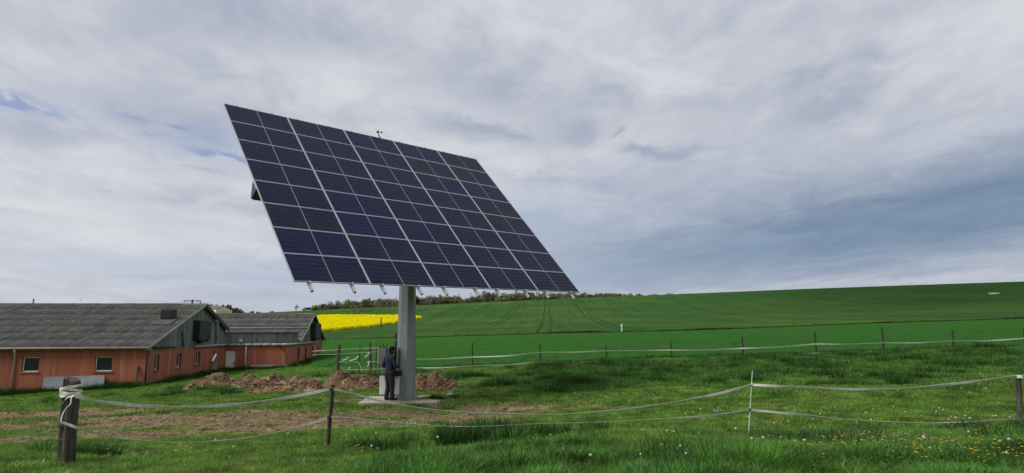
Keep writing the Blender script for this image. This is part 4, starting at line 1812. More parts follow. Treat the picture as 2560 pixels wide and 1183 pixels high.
verge(b1, .345, -.40, ze1 - .02, 9.3, zr1 + .01, 'verge')
verge(b1, .345, 9.3, zr1 + .01, D1, roof1(D1) + .01, 'black', .30)
mb = MB()
mb.box(-.02, .30, -.36, .0, -.03, ze1 - .15)
mb.build('eave_box', M['timber'], b1)
mb = MB()
for k in range(1):
    mb.tube([(-36, -.44, ze1 - .10), (.30, -.44, ze1 - .10)], .075, 10)
mb.build('gutter', M['gutter'], b1, smooth=True)
mb = MB()
mb.box(-36, .28, -.36, -.33, ze1 - .17, ze1 - .05)
mb.build('fascia', M['verge'], b1)
dpx = plane_hit(36, 910, 'y', -.1).x
mb = MB()
mb.tube([(dpx + .12, -.42, ze1 - .12), (dpx + .12, -.42, ze1 - .30), (dpx, -.09, ze1 - .62), (dpx - .04, -.09, -4.0)], .06, 10)
mb.build('downpipe', M['gutter'], b1, smooth=True)
mb = MB()
mb.tube([(.10, -.02, -.05), (.06, -.05, -.45), (.05, -.06, -3.0)], .05, 8)
mb.build('corner_downpipe', M['black'], b1, smooth=True)
# roof vent
vp = plane_hit(417, 797, 'y', 5.6)
yy_ = 5.2
vx = plane_hit(417, 786, 'y', yy_).x
vz = roof1(yy_)
mb = MB()
mb.box(vx - .42, vx + .42, yy_ - .05, yy_ + .75, vz - .1, vz + .78)
mb.box(vx - .36, vx + .36, yy_ - .08, yy_ - .052, vz + .10, vz + .70)
mb.build('roof_vent', M['black'], b1, bevel=.02)
mb = MB()
z0_ = roof1(yy_ - 1.1) + .045
mb.hexa([(vx - .5, yy_ - 1.1, z0_ - .02), (vx + .7, yy_ - 1.1, z0_ - .02), (vx + .7, yy_ + .3, roof1(yy_ + .3) + .03), (vx - .5, yy_ + .3, roof1(yy_ + .3) + .03),
         (vx - .5, yy_ - 1.1, z0_ + .01), (vx + .7, yy_ - 1.1, z0_ + .01), (vx + .7, yy_ + .3, roof1(yy_ + .3) + .06), (vx - .5, yy_ + .3, roof1(yy_ + .3) + .06)])
mb.build('vent_flashing', M['ridge'], b1)


def hood(parent, px0, px1, py0, py1, xpl, ox, oy, d=.5, split=.62):
    a = plane_hit(px0, py1, 'x', xpl)
    b_ = plane_hit(px1, py0, 'x', xpl)
    am = plane_hit((px0 + px1) / 2, py1, 'x', xpl)
    bm2 = plane_hit((px0 + px1) / 2, py0, 'x', xpl)
    y0_, y1_, z0_, z1_ = a.y - oy, b_.y - oy, am.z, bm2.z
    x_ = .035
    mb = MB()
    ys = y0_ + (y1_ - y0_) * split
    mb.box(x_, x_ + d, y0_, ys - .03, z0_ + .0, z1_)
    mb.build('fan_hood', M['black'], parent, bevel=.02)
    mb = MB()
    mb.box(x_, x_ + d * .8, ys + .25, y1_, z0_ + .05, z1_ - .05)
    mb.build('fan_hood', M['black'], parent, bevel=.02)
    mb = MB()
    mb.box(x_, x_ + .05, y0_ - .05, y1_ + .05, z0_ - .05, z1_ + .04)
    mb.build('fan_backboard', M['darksteel'], parent)
    mb = MB()
    mb.tube([(x_ + d * .5, (y0_ + ys) / 2, z0_ - .28), (x_ + d * .5, (y0_ + ys) / 2, z0_)], [.12, .28], 12)
    mb.tube([(x_ + d * .5, (ys + y1_) / 2 + .2, z0_ - .15), (x_ + d * .5, (ys + y1_) / 2 + .2, z0_ + .05)], [.10, .16], 12)
    mb.build('fan_outlet', M['black'], parent, smooth=True)


hood(b1, 480, 516, 802, 850, 0, 0, 0)
# white flue pipe, black drain pipes, silver duct along the wall head
f0 = plane_hit(541, 856, 'x', .15)
f1 = plane_hit(543, 803, 'x', .15)
mb = MB()
mb.tube([(.18, f0.y, f0.z), (.18, f1.y, f1.z - .15), (.20, f1.y - .1, f1.z), (.16, f1.y - .55, f1.z + .05)], .10, 12)
mb.build('flue_pipe', M['pipe'], b1, smooth=True)
mb = MB()
mb.tube([(.12, .5, .12), (.12, 4.3, .10)], .06, 8)
mb.build('drain_pipe', M['black'], b1, smooth=True)
v0, v1 = plane_hit(457, 872, 'x', .1), plane_hit(456, 828, 'x', .1)
mb = MB()
mb.tube([(.12, v0.y, .08), (.12, v0.y - .1, .5), (.12, v1.y, v1.z - .1), (.12, v1.y, v1.z)], .05, 8)
mb.build('vent_pipe', M['black'], b1, smooth=True)
mb = MB()
y0_ = plane_hit(487, 868, 'x', .1).y
n_ = 9
for k in range(n_):
    ya, yb = y0_ + (15.3 - y0_) * k / n_, y0_ + (15.3 - y0_) * (k + 1) / n_
    mb.tube([(.13, ya, .02), (.13, yb - .03, .02)], .085, 10)
mb.build('wall_duct', M['pipe'], b1, smooth=True)

# ---- second barn, its flat block and the set-back timber band
OX, OY = 5.6, 19.2
B2O = farm_pt(OX, OY)
b2 = empty('timber_gabled_barn', B2O, BANG, label='second red barn behind the first, with cream door and stepped corrugated roof', cat='barn')
zw2 = plane_hit(720, 861.5, 'x', 5.6).z
zr2 = plane_hit(781, 784.5, 'x', 5.6).z
yr2 = plane_hit(781, 784.5, 'x', 5.6).y - OY
ye2 = plane_hit(743, 853.7, 'x', 5.6).y - OY
zl2 = plane_hit(743, 853.7, 'x', 5.6).z
um = plane_hit(763.5, 818.5, 'x', 5.6)
yu, zu = um.y - OY, um.z
yend = plane_hit(805.5, 857, 'x', 5.6).y - OY
print('barn2', zw2, zr2, yr2, ye2, zl2, yu, zu, yend, 'barn1', zr1, ze1)


def roof2(y):
    if y < yu:
        return zl2 + (zu - .02 - zl2) * (y - ye2) / (yu - ye2)
    if y < yr2:
        return zu + (zr2 - zu) * (y - yu) / (yr2 - yu)
    return zr2 - (zr2 - zl2) * (y - yr2) / (yend + .2 - yr2)


gw2 = []
for (p0_, p1_, yt, yb_) in ((743, 749.5, 871, 899), (761.5, 767, 869, 895.5), (778.5, 783.5, 867, 892), (793.5, 797.5, 865.5, 888.5)):
    a, b_ = plane_hit(p0_, yb_, 'x', 5.6), plane_hit(p1_, yt, 'x', 5.6)
    a2, b2_ = plane_hit((p0_ + p1_) / 2, yb_, 'x', 5.6), plane_hit((p0_ + p1_) / 2, yt, 'x', 5.6)
    gw2.append((a.y, b_.y, a2.z, b2_.z))
panel_wall(b2, 'y', 5.6, 15.602, OY + yend, -4.2, zw2, 1.2, gw2, OX, OY)
for h in gw2:
    window(b2, 'y', 5.6, h, .2, OX, OY, frame=True)
d0, d1 = plane_hit(558.5, 900, 'y', 15.5), plane_hit(588, 900, 'y', 15.5)
dtop = plane_hit(573, 876, 'y', 15.5).z
dhole = (max(d0.x, .06), d1.x, -4.2, dtop)
panel_wall(b2, 'x', 15.5, .0, 5.6, -4.2, zw2, 1.12, [dhole], OX, OY)
mb = MB()
mb.box(dhole[0] + .01 - OX, dhole[1] - .01 - OX, 15.56 - OY, 15.60 - OY, -4.1, dtop - .05)
dr = mb.build('door', M['door'], b2)
mb = MB()
mb.box(dhole[0] - OX, dhole[1] - OX, 15.53 - OY, 15.58 - OY, dtop - .048, dtop - .002)
mb.build('door_head', M['reveal'], dr)
mb = MB()
zh = plane_hit(585, 908, 'y', 15.5).z
mb.box(dhole[1] - .22 - OX, dhole[1] - .06 - OX, 15.50 - OY, 15.52 - OY, zh, zh + .04)
mb.box(dhole[1] - .10 - OX, dhole[1] - .06 - OX, 15.52 - OY, 15.56 - OY, zh - .12, zh + .10)
mb.build('handle', M['black'], dr)
# gable boards
planks(b2, ((0, ye2 + .1), (0, yend)), .22, lambda s_: roof2(ye2 + .1 + s_) - .05, lambda s_: zw2 + .0)
# set-back band of boards over the flat block
zbt = plane_hit(650, 833.5, 'y', 17.2).z
planks(b2, ((-5.6, -3.9), (0.05, ye2 - .05)), .22, lambda s_: zbt, lambda s_: zw2 + .02, out=(.5, -1))
mb = MB()
mb.hexa([(-5.6, -3.7, zw2 - .06), (0, -3.7, zw2 - .06), (0, .2, zw2 - .06), (-5.6, .2, zw2 - .06),
         (-5.6, -3.7, zw2 + .01), (0, -3.7, zw2 + .01), (0, .2, zw2 + .01), (-5.6, .2, zw2 + .01)])
mb.build('flat_roof', M['ridge'], b2)
mb = MB()
mb.hexa([(-5.65, -4.00, zbt), (.15, ye2 - .15, zbt), (.15, ye2 + .1, zbt), (-5.65, -3.6, zbt),
         (-5.65, -4.00, zbt + .07), (.15, ye2 - .15, zbt + .07), (.15, ye2 + .1, zbt + .07), (-5.65, -3.6, zbt + .07)])
mb.build('band_coping', M['black'], b2)
roof_slope(b2, .30, -26, ye2 - .1, roof2(ye2) - .04, yu + .1, zu - .12, 3, -13.0)
roof_slope(b2, .30, -26, yu, zu, yr2, zr2, 3, -13.0)
mb = MB()
mb.quad((.3, yr2, zr2), (.3, yend + .2, zl2), (-26, yend + .2, zl2), (-26, yr2, zr2))
mb.quad((.3, yr2, zr2 - .05), (.3, yend + .2, zl2 - .05), (-26, yend + .2, zl2 - .05), (-26, yr2, zr2 - .05))
mb.build('rear_roof_slope', M['fibre'], b2)
ridge_caps(b2, .32, -14, yr2, zr2, .37)
verge(b2, .34, ye2 - .1, roof2(ye2) - .02, yu, roof2(yu) - .1, 'verge')
verge(b2, .34, yu, zu, yr2, zr2 + .01, 'verge')
verge(b2, .34, yr2, zr2 + .01, yend + .25, zl2 - .05, 'black', .28)
mb = MB()
mb.tube([(-26, yu - .08, zu - .06), (.35, yu - .08, zu - .06)], .075, 10)
mb.build('upper_gutter', M['pipe'], b2, smooth=True)
dz0 = plane_hit(765, 859, 'x', 5.7)
mb = MB()
mb.tube([(.38, yu - .05, zu - .1), (.16, yu + .1, zu - .35), (.14, yu + .1, zw2 + .08)], .075, 8)
mb.build('downpipe', M['pipe'], b2, smooth=True)
mb = MB()
n_ = 7
for k in range(n_):
    xa, xb = -5.5 + 5.6 * k / n_, -5.5 + 5.6 * (k + 1) / n_
    mb.tube([(xa, -3.84, zw2 + .0), (xb - .03, -3.84, zw2 + .0)], .09, 10)
for k in range(10):
    ya, yb = -3.75 + 12.4 * k / 10, -3.75 + 12.4 * (k + 1) / 10
    mb.tube([(.12, ya, zw2), (.12, yb - .03, zw2)], .09, 10)
mb.build('wall_duct', M['pipe'], b2, smooth=True)
gx_ = plane_hit(615, 880, 'y', 15.4).x - OX
mb = MB()
mb.tube([(gx_, -3.80, zw2 - .02), (gx_, -3.80, -3.9)], .065, 8)
mb.build('grey_downpipe', M['pipe'], b2, smooth=True)
ca, cb_ = plane_hit(690, 865, 'y', 15.42).x - OX, plane_hit(716, 910, 'y', 15.42).x - OX
mb = MB()
mb.tube([(ca, -3.77, zw2 - .12), (ca + (cb_ - ca) * .5, -3.77, zw2 - .28), (ca + (cb_ - ca) * .88, -3.77, zw2 - .65), (cb_, -3.77, zw2 - 1.1), (cb_, -3.77, -3.0)], .03, 6)
mb.build('cable', M['black'], b2, smooth=True)
lp = plane_hit(607.5, 853.5, 'y', 16.0)
mb = MB()
mb.tube([(lp.x - OX, -3.75, lp.z), (lp.x - OX, -3.95, lp.z - .05)], [.17, .17], 14)
mb.tube([(lp.x - OX, -3.95, lp.z - .05), (lp.x - OX, -4.02, lp.z - .07)], [.15, .08], 14)
mb.build('wall_lamp', M['verge'], b2)
kk0 = plane_hit(624, 913, 'y', 15.3)
kk1 = plane_hit(718, 914, 'y', 15.3)
mb = MB()
mb.box(kk0.x - OX, kk1.x - OX, -4.05, -3.85, kk0.z - .12, kk0.z)
mb.build('wall_ledge', M['pipe'], b2)
hood(b2, 775, 793, 808, 846, 5.6, OX, OY, .55)

# things leaning on the barns
q0 = plane_hit(105, 975, 'y', -.55)
q1 = plane_hit(259, 966, 'y', -.55)
q2 = plane_hit(262, 938, 'y', -.15)
q3 = plane_hit(110, 943, 'y', -.15)
mb = MB()
th2 = Vector((0, .03, 0))
pts_ = [farm_pt(q.x, q.y, q.z) - BO for q in (q0, q1, q2, q3)]
mb.hexa([p_ for p_ in pts_] + [p_ + th2 for p_ in pts_])
gb = mb.build('fibre_board', M['slab'])
gb.location = BO
tag(gb, 'large flat grey board leaning against the red barn wall under the windows', 'board')
mb = MB()
q0, q1 = plane_hit(341, 955, 'y', -.4), plane_hit(346, 917, 'y', -.06)
mb.tube([farm_pt(*q0) - BO, farm_pt(*q1) - BO], .07, 8)
st = mb.build('wooden_stake', M['wood'])
st.location = BO
tag(st, 'dark brown stake leaning on the red barn wall near its corner', 'stake')
mb = MB()
q0, q1 = plane_hit(530.5, 903, 'x', .25), plane_hit(539, 886, 'x', .12)
mb.tube([farm_pt(*q0) - BO, farm_pt(*q1) - BO], .10, 4)
q2, q3 = plane_hit(537, 924, 'x', .5), plane_hit(535, 904, 'x', .16)
st = mb.build('crooked_lath', M['pvc'])
st.location = BO
tag(st, 'white crooked lath propped in the last gable window of the near barn', 'lath')
mb = MB()
a, b_ = farm_pt(*q2) - BO, farm_pt(*q3) - BO
mb.obox((a + b_) / 2, (b_ - a) / 2, bex * .20, bey * .02)
st = mb.build('white_board', M['slab'])
st.location = BO
tag(st, 'narrow pale board leaning beside the cream door of the farm', 'board')

# ---- distant cream barn
fo = at(541, 790, 210)
fb_ = empty('distant_barn', (fo.x, fo.y, gz(fo.x, fo.y)), label='cream clad barn with dark roof far behind the farm roofs', cat='barn')
P0 = Vector(fb_.location)
A = at(541, 774.5, 210)
Bc = at(580.5, 776.5, 222)
Cc = at(500, 773.5, 218)
ap = at(560, 767.5, 216)
D_ = Cc + (Bc - A)
apc = ap + (Cc - A)
A, Bc, Cc, D_, ap, apc = [q - P0 for q in (A, Bc, Cc, D_, ap, apc)]
dn = Vector((0, 0, -9))
mb = MB()
mb.quad(A, Bc, Bc + dn, A + dn)
mb.tri(A, ap, Bc)
mb.quad(Cc, A, A + dn, Cc + dn)
mb.quad(Bc, D_, D_ + dn, Bc + dn)
mb.quad(D_, Cc, Cc + dn, D_ + dn)
mb.build('wall', M['farwall'], fb_)
mb = MB()
up = Vector((0, 0, .25))
mb.hexa([A + up * .2, ap + up * .2, apc + up * .2, Cc + up * .2, A + up, ap + up, apc + up, Cc + up])
mb.hexa([ap + up * .2, Bc + up * .2, D_ + up * .2, apc + up * .2, ap + up, Bc + up, D_ + up, apc + up])
mb.build('roof', M['farroof'], fb_)

# ================================================================== trees
def leaf_mat(name, c1, c2):
    return pmat(name, c1, c2, .35, .9, rand=.1, lo=.3, hi=.7, trans=.35, detail=4)


LM = [leaf_mat('olive_leaves', (.15, .165, .055), (.10, .12, .045)), leaf_mat('bare_twigs', (.19, .165, .13), (.14, .12, .095)),
      leaf_mat('dark_leaves', (.050, .080, .030), (.070, .10, .040)), leaf_mat('spring_leaves', (.19, .22, .065), (.13, .17, .055)),
      leaf_mat('reddish_buds', (.165, .145, .09), (.125, .11, .07))]
bark = pmat('bark', (.09, .075, .06), (.055, .048, .04), 3, .95)


def crown_geo(mb, c, rx, rz, n, size, rr_, lumps=7):
    L_ = []
    for _ in range(lumps):
        a = rr_.uniform(0, 6.283)
        q = rr_.random() ** .5 * .62
        L_.append((Vector((math.cos(a) * rx * q, math.sin(a) * rx * q, rr_.uniform(-.45, .55) * rz)), rr_.uniform(.35, .6)))
    for _ in range(n):
        lc, lr = rr_.choice(L_)
        d = Vector((rr_.gauss(0, 1), rr_.gauss(0, 1), rr_.gauss(0, 1))).normalized()
        q = c + lc + Vector((d.x * rx * lr, d.y * rx * lr, d.z * rz * lr)) * rr_.uniform(.6, 1.08)
        a = Vector((rr_.gauss(0, 1), rr_.gauss(0, 1), rr_.gauss(0, 1))).normalized()
        b_ = a.cross(d)
        if b_.length < .1:
            continue
        b_.normalize()
        s_ = size * rr_.uniform(.5, 1.3)
        mb.quad(q - a * s_ - b_ * s_ * .6, q + a * s_ * .8 - b_ * s_ * .7, q + a * s_ + b_ * s_ * .6, q - a * s_ * .7 + b_ * s_ * .8)


def limbs(mb, base, h, rr_, r0=.22, n=5, spread=.45):
    mb.tube([base, base + Vector((0, 0, h * .45)), base + Vector((rr_.uniform(-.1, .1) * h, 0, h * .8))], [r0, r0 * .7, r0 * .3], 6, False)
    for _ in range(n):
        a = rr_.uniform(0, 6.283)
        s_ = base + Vector((0, 0, h * rr_.uniform(.3, .65)))
        e_ = s_ + Vector((math.cos(a) * h * spread * rr_.uniform(.4, 1), math.sin(a) * h * spread * rr_.uniform(.4, 1), h * rr_.uniform(.15, .4)))
        mb.tube([s_, (s_ + e_) / 2 + Vector((0, 0, -.03 * h)), e_], [r0 * .45, r0 * .3, r0 * .1], 5, False)
        for _ in range(3):
            a = rr_.uniform(0, 6.283)
            q = s_.lerp(e_, rr_.uniform(.4, 1))
            mb.tube([q, q + Vector((math.cos(a) * h * .12, math.sin(a) * h * .12, h * rr_.uniform(.05, .18)))], [r0 * .18, r0 * .06], 4, False)


wood_top = [(783, 772), (800, 765), (840, 756), (900, 753), (960, 748), (1000, 750), (1040, 746), (1100, 743), (1140, 741), (1158, 751), (1175, 746),
            (1200, 737), (1222, 731), (1250, 736), (1300, 734), (1370, 736), (1440, 735), (1480, 736), (1550, 737), (1620, 741), (1700, 737), (1750, 738), (1770, 741)]
wtx = [q[0] for q in wood_top]
wty = [q[1] for q in wood_top]
mb = MB()
rr_ = random.Random(99)
for k in range(420):
    px = rr_.uniform(783, 1765)
    Y = rr_.uniform(318, 352)
    topy = np.interp(px, wtx, wty) - 2.0 + rr_.choice((-1.5, 0, 1, 2, 3, 5, 8)) + rr_.random()
    tp = at(px, topy, Y)
    g0 = gz(tp.x, tp.y)
    h_ = max(tp.z - g0, 2.0)
    kind = rr_.choices((0, 1, 2, 3, 4), (3.2, 3.4, 1.3, 1.6, 2.0))[0]
    mb.cur = kind
    w_ = rr_.uniform(2.2, 3.6)
    h_ += 1.0
    crown_geo(mb, Vector((tp.x, Y, tp.z - h_ * .52)), w_, h_ * .60, int(rr_.uniform(150, 200)), .42 if kind != 1 else .30, rr_, 6)
    if k % 5 == 0:
        mb.cur = 5
        limbs(mb, Vector((tp.x, Y, tp.z - h_ * .9)), h_ * 1.0, rr_, .14, 4)
    if rr_.random() < .35:                 # fine bare tops standing over the mass
        mb.cur = 5
        for _ in range(5):
            a = Vector((tp.x + rr_.gauss(0, 1.2), Y, tp.z - 1.5))
            mb.tube([a, a + Vector((rr_.gauss(0, .5), 0, rr_.uniform(1.2, 2.4)))], [.07, .02], 3, False)
wd = mb.build('woodland', LM + [bark])
tag(wd, 'far band of woodland in early spring leaf along the hill crest', kind='stuff')


def tree(name, px, pyb, pyt, Y, rx, mat, n, label, cat='tree', size=.35, group=None, bare=False, lumps=7, zoff=.12):
    tp = at(px, pyt, Y)
    g0 = gz(tp.x, Y)
    h_ = max(tp.z - g0, 1.0)
    r_ = random.Random(int(px * 7 + pyt))
    root = empty(name, (tp.x, Y, g0), label=label, cat=cat, group=group)
    m_ = MB()
    limbs(m_, Vector((0, 0, -.2)), h_ * .95, r_, .035 * h_, 9 if bare else 5, .38 if bare else .45)
    m_.build('trunk', bark, root)
    m_ = MB()
    crown_geo(m_, Vector((0, 0, h_ * (.5 + zoff))), rx, h_ * (.46 - zoff * .4), n, size, r_, lumps)
    m_.build('crown', mat, root)
    return root


tree('bare_tree', 741, 779, 756, 296, 2.0, LM[1], 70, 'lone thin leafless tree on the skyline left of the woodland', size=.16, bare=True, lumps=9)
tree('hawthorn_bush', 768, 778, 768, 298, 2.4, LM[2], 260, 'low dark bush on the skyline between the bare tree and the wood', 'bush', size=.28, zoff=0)
tree('hawthorn_bush', 790, 776, 766.5, 298, 2.6, LM[0], 300, 'olive bush at the left end of the woodland', 'bush', size=.28, zoff=0)
tree('small_bush', 680, 783, 778.5, 296, .9, LM[2], 90, 'tiny dark bush on the skyline above the second barn roof', 'bush', size=.2, zoff=0)
tree('oak_tree', 1040, 763, 739.5, 312, 3.0, LM[2], 800, 'dark green round tree just right of the mast on the crest', size=.34, zoff=.02)
tree('oak_tree', 1222, 756, 729.5, 312, 3.0, LM[1], 420, 'tall thin brown tree top rising highest over the wood', size=.22, zoff=.1)
tree('oak_tree', 1118, 759, 741, 311, 3.6, LM[0], 700, 'broad olive tree in the wood, left of the small gap', size=.32, zoff=.02)
tree('oak_tree', 1255, 754, 742, 308, 2.8, LM[3], 500, 'fresh light green small tree at the front of the wood', size=.28, zoff=0)
tree('oak_tree', 1370, 750, 737, 309, 3.4, LM[4], 560, 'reddish brown budding tree in the middle of the wood', size=.3, zoff=.0)
tp = at(84.5, 747, 105)
root = empty('spruce_tree', (tp.x, 105, gz(tp.x, 105)), label='tiny dark conifer tip above the near barn ridge', cat='tree')
h_ = tp.z - root.location.z
mb = MB()
mb.tube([(0, 0, -.2), (0, 0, h_ - .05)], [.16, .015], 6)
mb.build('trunk', bark, root)
mb = MB()
rr_ = random.Random(3)
for k in range(900):
    z_ = h_ * (1 - rr_.random() ** 1.3 * .8)
    rad = (h_ - z_) * .30 * (.55 + .45 * abs(math.sin(z_ * 5))) * rr_.uniform(.2, 1) + .02
    a = rr_.uniform(0, 6.283)
    c_ = Vector((math.cos(a) * rad, math.sin(a) * rad, z_))
    t_ = Vector((math.cos(a), math.sin(a), -.3)) * .12
    s_ = Vector((-math.sin(a), math.cos(a), .1)) * .05
    mb.quad(c_ - t_ - s_, c_ - t_ + s_, c_ + t_ + s_ * .3, c_ + t_ - s_ * .3)
mb.build('crown', LM[2], root)
tree('small_tree', 204, 765, 751.5, 120, .75, LM[2], 120, 'small pale tree top above the near barn ridge', size=.10, zoff=.25)
k = 0
for px, pt, rx, mt, lab in ((505, 757.5, 4.2, 1, 'bare brown trees directly right of the near barn ridge'), (522, 760, 4.0, 0, 'olive tree behind the left of the distant barn roof'),
                            (541, 763, 4.0, 1, 'brownish tree behind the distant barn roof middle'), (557, 762.5, 3.6, 2, 'dark tree behind the distant barn gable'),
                            (577, 767, 3.0, 1, 'thin brown tree at the distant barn right corner'), (590, 770, 3.0, 2, 'dark sloping tree right of the distant barn'),
                            (602, 775, 2.4, 1, 'last low brown tree right of the distant barn')):
    tree('farm_tree', px, 785, pt, 236, rx, LM[mt], 330, lab, size=.36, zoff=.1)
mb = MB()
rr_ = random.Random(5)
for k in range(26):
    px = 610 + k * 8 + rr_.uniform(-3, 3)
    tp = at(px, 781.5 + rr_.uniform(-1.5, 1) - (2.5 if 625 < px < 650 else 0), 300)
    mb.cur = rr_.choice((0, 1, 2))
    crown_geo(mb, tp - Vector((0, 0, .5)), 1.4, .8, 40, .25, rr_, 4)
sc_ = mb.build('far_scrub', LM)
tag(sc_, 'low line of far scrub along the skyline behind the second barn', kind='stuff')
# nettle clump in the hill pasture
mb = MB()
rr_ = random.Random(15)
for k in range(16):
    q = hit(902 + rr_.gauss(0, 16), 779.5 + rr_.gauss(0, 1.2), 150, 300)
    mb.cur = rr_.choice((2, 2, 1, 0))
    crown_geo(mb, q + Vector((0, 0, .4)), 1.1, .6, 36, .22, rr_, 4)
sc_ = mb.build('rough_weeds', LM)
tag(sc_, 'dark rough weed patch on the slope above the rapeseed', kind='stuff')

# ================================================================== poles and wires
def pole_between(name, base, top, r0, r1, mat, label, cat, n=8, group=None, jag=0.0):
    root_loc = Vector(base)
    m_ = MB()
    d = Vector(top) - root_loc
    K = 6
    pts_, rs = [], []
    for k in range(K + 1):
        pts_.append(d * k / K + Vector((rnd.uniform(-jag, jag), rnd.uniform(-jag, jag), 0)) * (k > 0))
        rs.append(r0 + (r1 - r0) * k / K)
    pts_[0] = d * -.25
    m_.tube(pts_, rs, n)
    o = m_.build(name, mat)
    o.location = root_loc
    tag(o, label, cat, group)
    return o


tpx = at(481, 753, 92)
root = empty('power_pole', (tpx.x, 92, gz(tpx.x, 92)), label='wooden power pole with crossarm showing above the near barn ridge', cat='power pole')
h_ = tpx.z - root.location.z
mb = MB()
mb.tube([(0, 0, -.3), (0, 0, h_ + .15)], [.16, .13], 8)
mb.build('pole_shaft', M['wood'], root)
mb = MB()
hw_ = (at(503, 753, 92).x - at(460, 753, 92).x) / 2
mb.box(-hw_, hw_, -.05, .05, h_ - .02, h_ + .09)
mb.tube([(-hw_ * .8, 0, h_), (-.05, 0, h_ - .55)], .02, 5)
mb.tube([(hw_ * .8, 0, h_), (.05, 0, h_ - .55)], .02, 5)
mb.build('crossarm', M['black'], root)
for s_ in (-1, 0, 1):
    mb = MB()
    mb.tube([(s_ * hw_ * .93, 0, h_), (s_ * hw_ * .93, 0, h_ - .25 if s_ else h_ + .25)], .04, 6)
    mb.build('insulator', M['black'], root)
wl = [(at(461, 755, 92), at(-60, 757.5, 84), 'upper thin power line running left over the near barn ridge'),
      (at(462, 756.5, 92), at(-60, 759.5, 84), 'lower thin power line running left over the near barn ridge'),
      (at(503, 755, 92), at(760, 790, 190), 'thin power line dropping right behind the second barn')]
for a, b_, lab in wl:
    mb = MB()
    pts_ = [a.lerp(b_, k / 16) - a - Vector((0, 0, .5 * 4 * (k / 16) * (1 - k / 16))) for k in range(17)]
    mb.tube(pts_, .013, 4)
    o = mb.build('power_line', M['darksteel'])
    o.location = a
    tag(o, lab, 'power line')
for px, pt, lab in ((1147, 734.5, 'left of two tiny poles standing in the gap of the wood'), (1176, 732.5, 'right of two tiny poles standing in the gap of the wood')):
    tp = at(px, pt, 316)
    o = pole_between('far_pole', (tp.x, 316, gz(tp.x, 316)), tp, .12, .09, M['wood'], lab, 'pole', 6)
    mb = MB()
    mb.box(-.6, .6, -.06, .06, tp.z - gz(tp.x, 316) - .5, tp.z - gz(tp.x, 316) - .35)
    mb.build('crossarm', M['wood'], o)
q = hit(952, 823.5, 80, 300)
tp = at(953, 793, q.y)
pole_between('field_pole', q, tp, .17, .13, M['wood'], 'single wooden pole standing in the yellow rapeseed left of the mast', 'pole')
q = hit(1554.5, 832, 60, 200)
tp = at(1554.5, 810.5, q.y)
mb = MB()
mb.box(-.07, .07, -.05, .05, -.1, (tp.z - q.z) * .70)
mb.box(-.10, .10, -.06, .06, (tp.z - q.z) * .70, tp.z - q.z)
o = mb.build('marker_post', M['pvc'], bevel=.02)
o.location = q
tag(o, 'white marker post at the ditch in the middle of the green fields', 'marker post')
q = hit(2483, 737, 150, 310)
mb = MB()
c_ = []
pts_ = [(-1.8, -.4), (-.4, -.8), (1.4, -.6), (2.0, .2), (.6, .6), (-1.0, .4)]
for a_, b__ in pts_:
    c_.append(Vector((a_, b__ * 2.2, gz(q.x + a_, q.y + b__ * 2.2) - q.z + .55)))
cen = Vector((0, 0, .62))
for i in range(6):
    mb.tri(cen, c_[i], c_[(i + 1) % 6])
    mb.quad(c_[i], c_[(i + 1) % 6], c_[(i + 1) % 6] - Vector((0, 0, .8)), c_[i] - Vector((0, 0, .8)))
o = mb.build('bare_patch', pmat('straw', (.36, .36, .13), None, rough=.9))
o.location = q
tag(o, 'small pale straw heap high on the right of the hill field', 'straw heap')

# ================================================================== fences
# thick wooden corner post with the tape wound round it
b0 = at(166, 1146, 9.0)
b0.z = min(b0.z, gz(b0.x, b0.y) + .02)
t0_ = at(180, 945, 9.0)
root = empty('corner_post', b0, label='thick weathered wooden corner post wound with white tape, left foreground', cat='fence post')
d = t0_ - b0
m_ = MB()
rings = []
K, NN = 16, 20
for k in range(K + 1):
    s_ = -.10 + 1.10 * k / K
    c_ = d * s_
    ring_ = []
    for j in range(NN):
        a = 2 * math.pi * j / NN
        rad = (.112 - .004 * s_) * (1 + .10 * math.cos(2 * a + 1) + .05 * math.sin(5 * a + k * .35)) + rnd.uniform(-.003, .003)
        if j in (14, 15):
            rad -= .040 * (.4 + s_)
        zz = 0
        if k == K:
            zz = -.03 * math.cos(a + .4) - .015
            rad *= .95
        ring_.append(c_ + Vector((rad * math.cos(a), rad * math.sin(a), zz)))
    rings.append(ring_)
for k in range(K):
    for j in range(NN):
        m_.quad(rings[k][j], rings[k][(j + 1) % NN], rings[k + 1][(j + 1) % NN], rings[k + 1][j])
topc = d + Vector((0, 0, -.02))
for j in range(NN):
    m_.tri(rings[K][j], rings[K][(j + 1) % NN], topc)
m_.build('post_body', M['wood'], root)


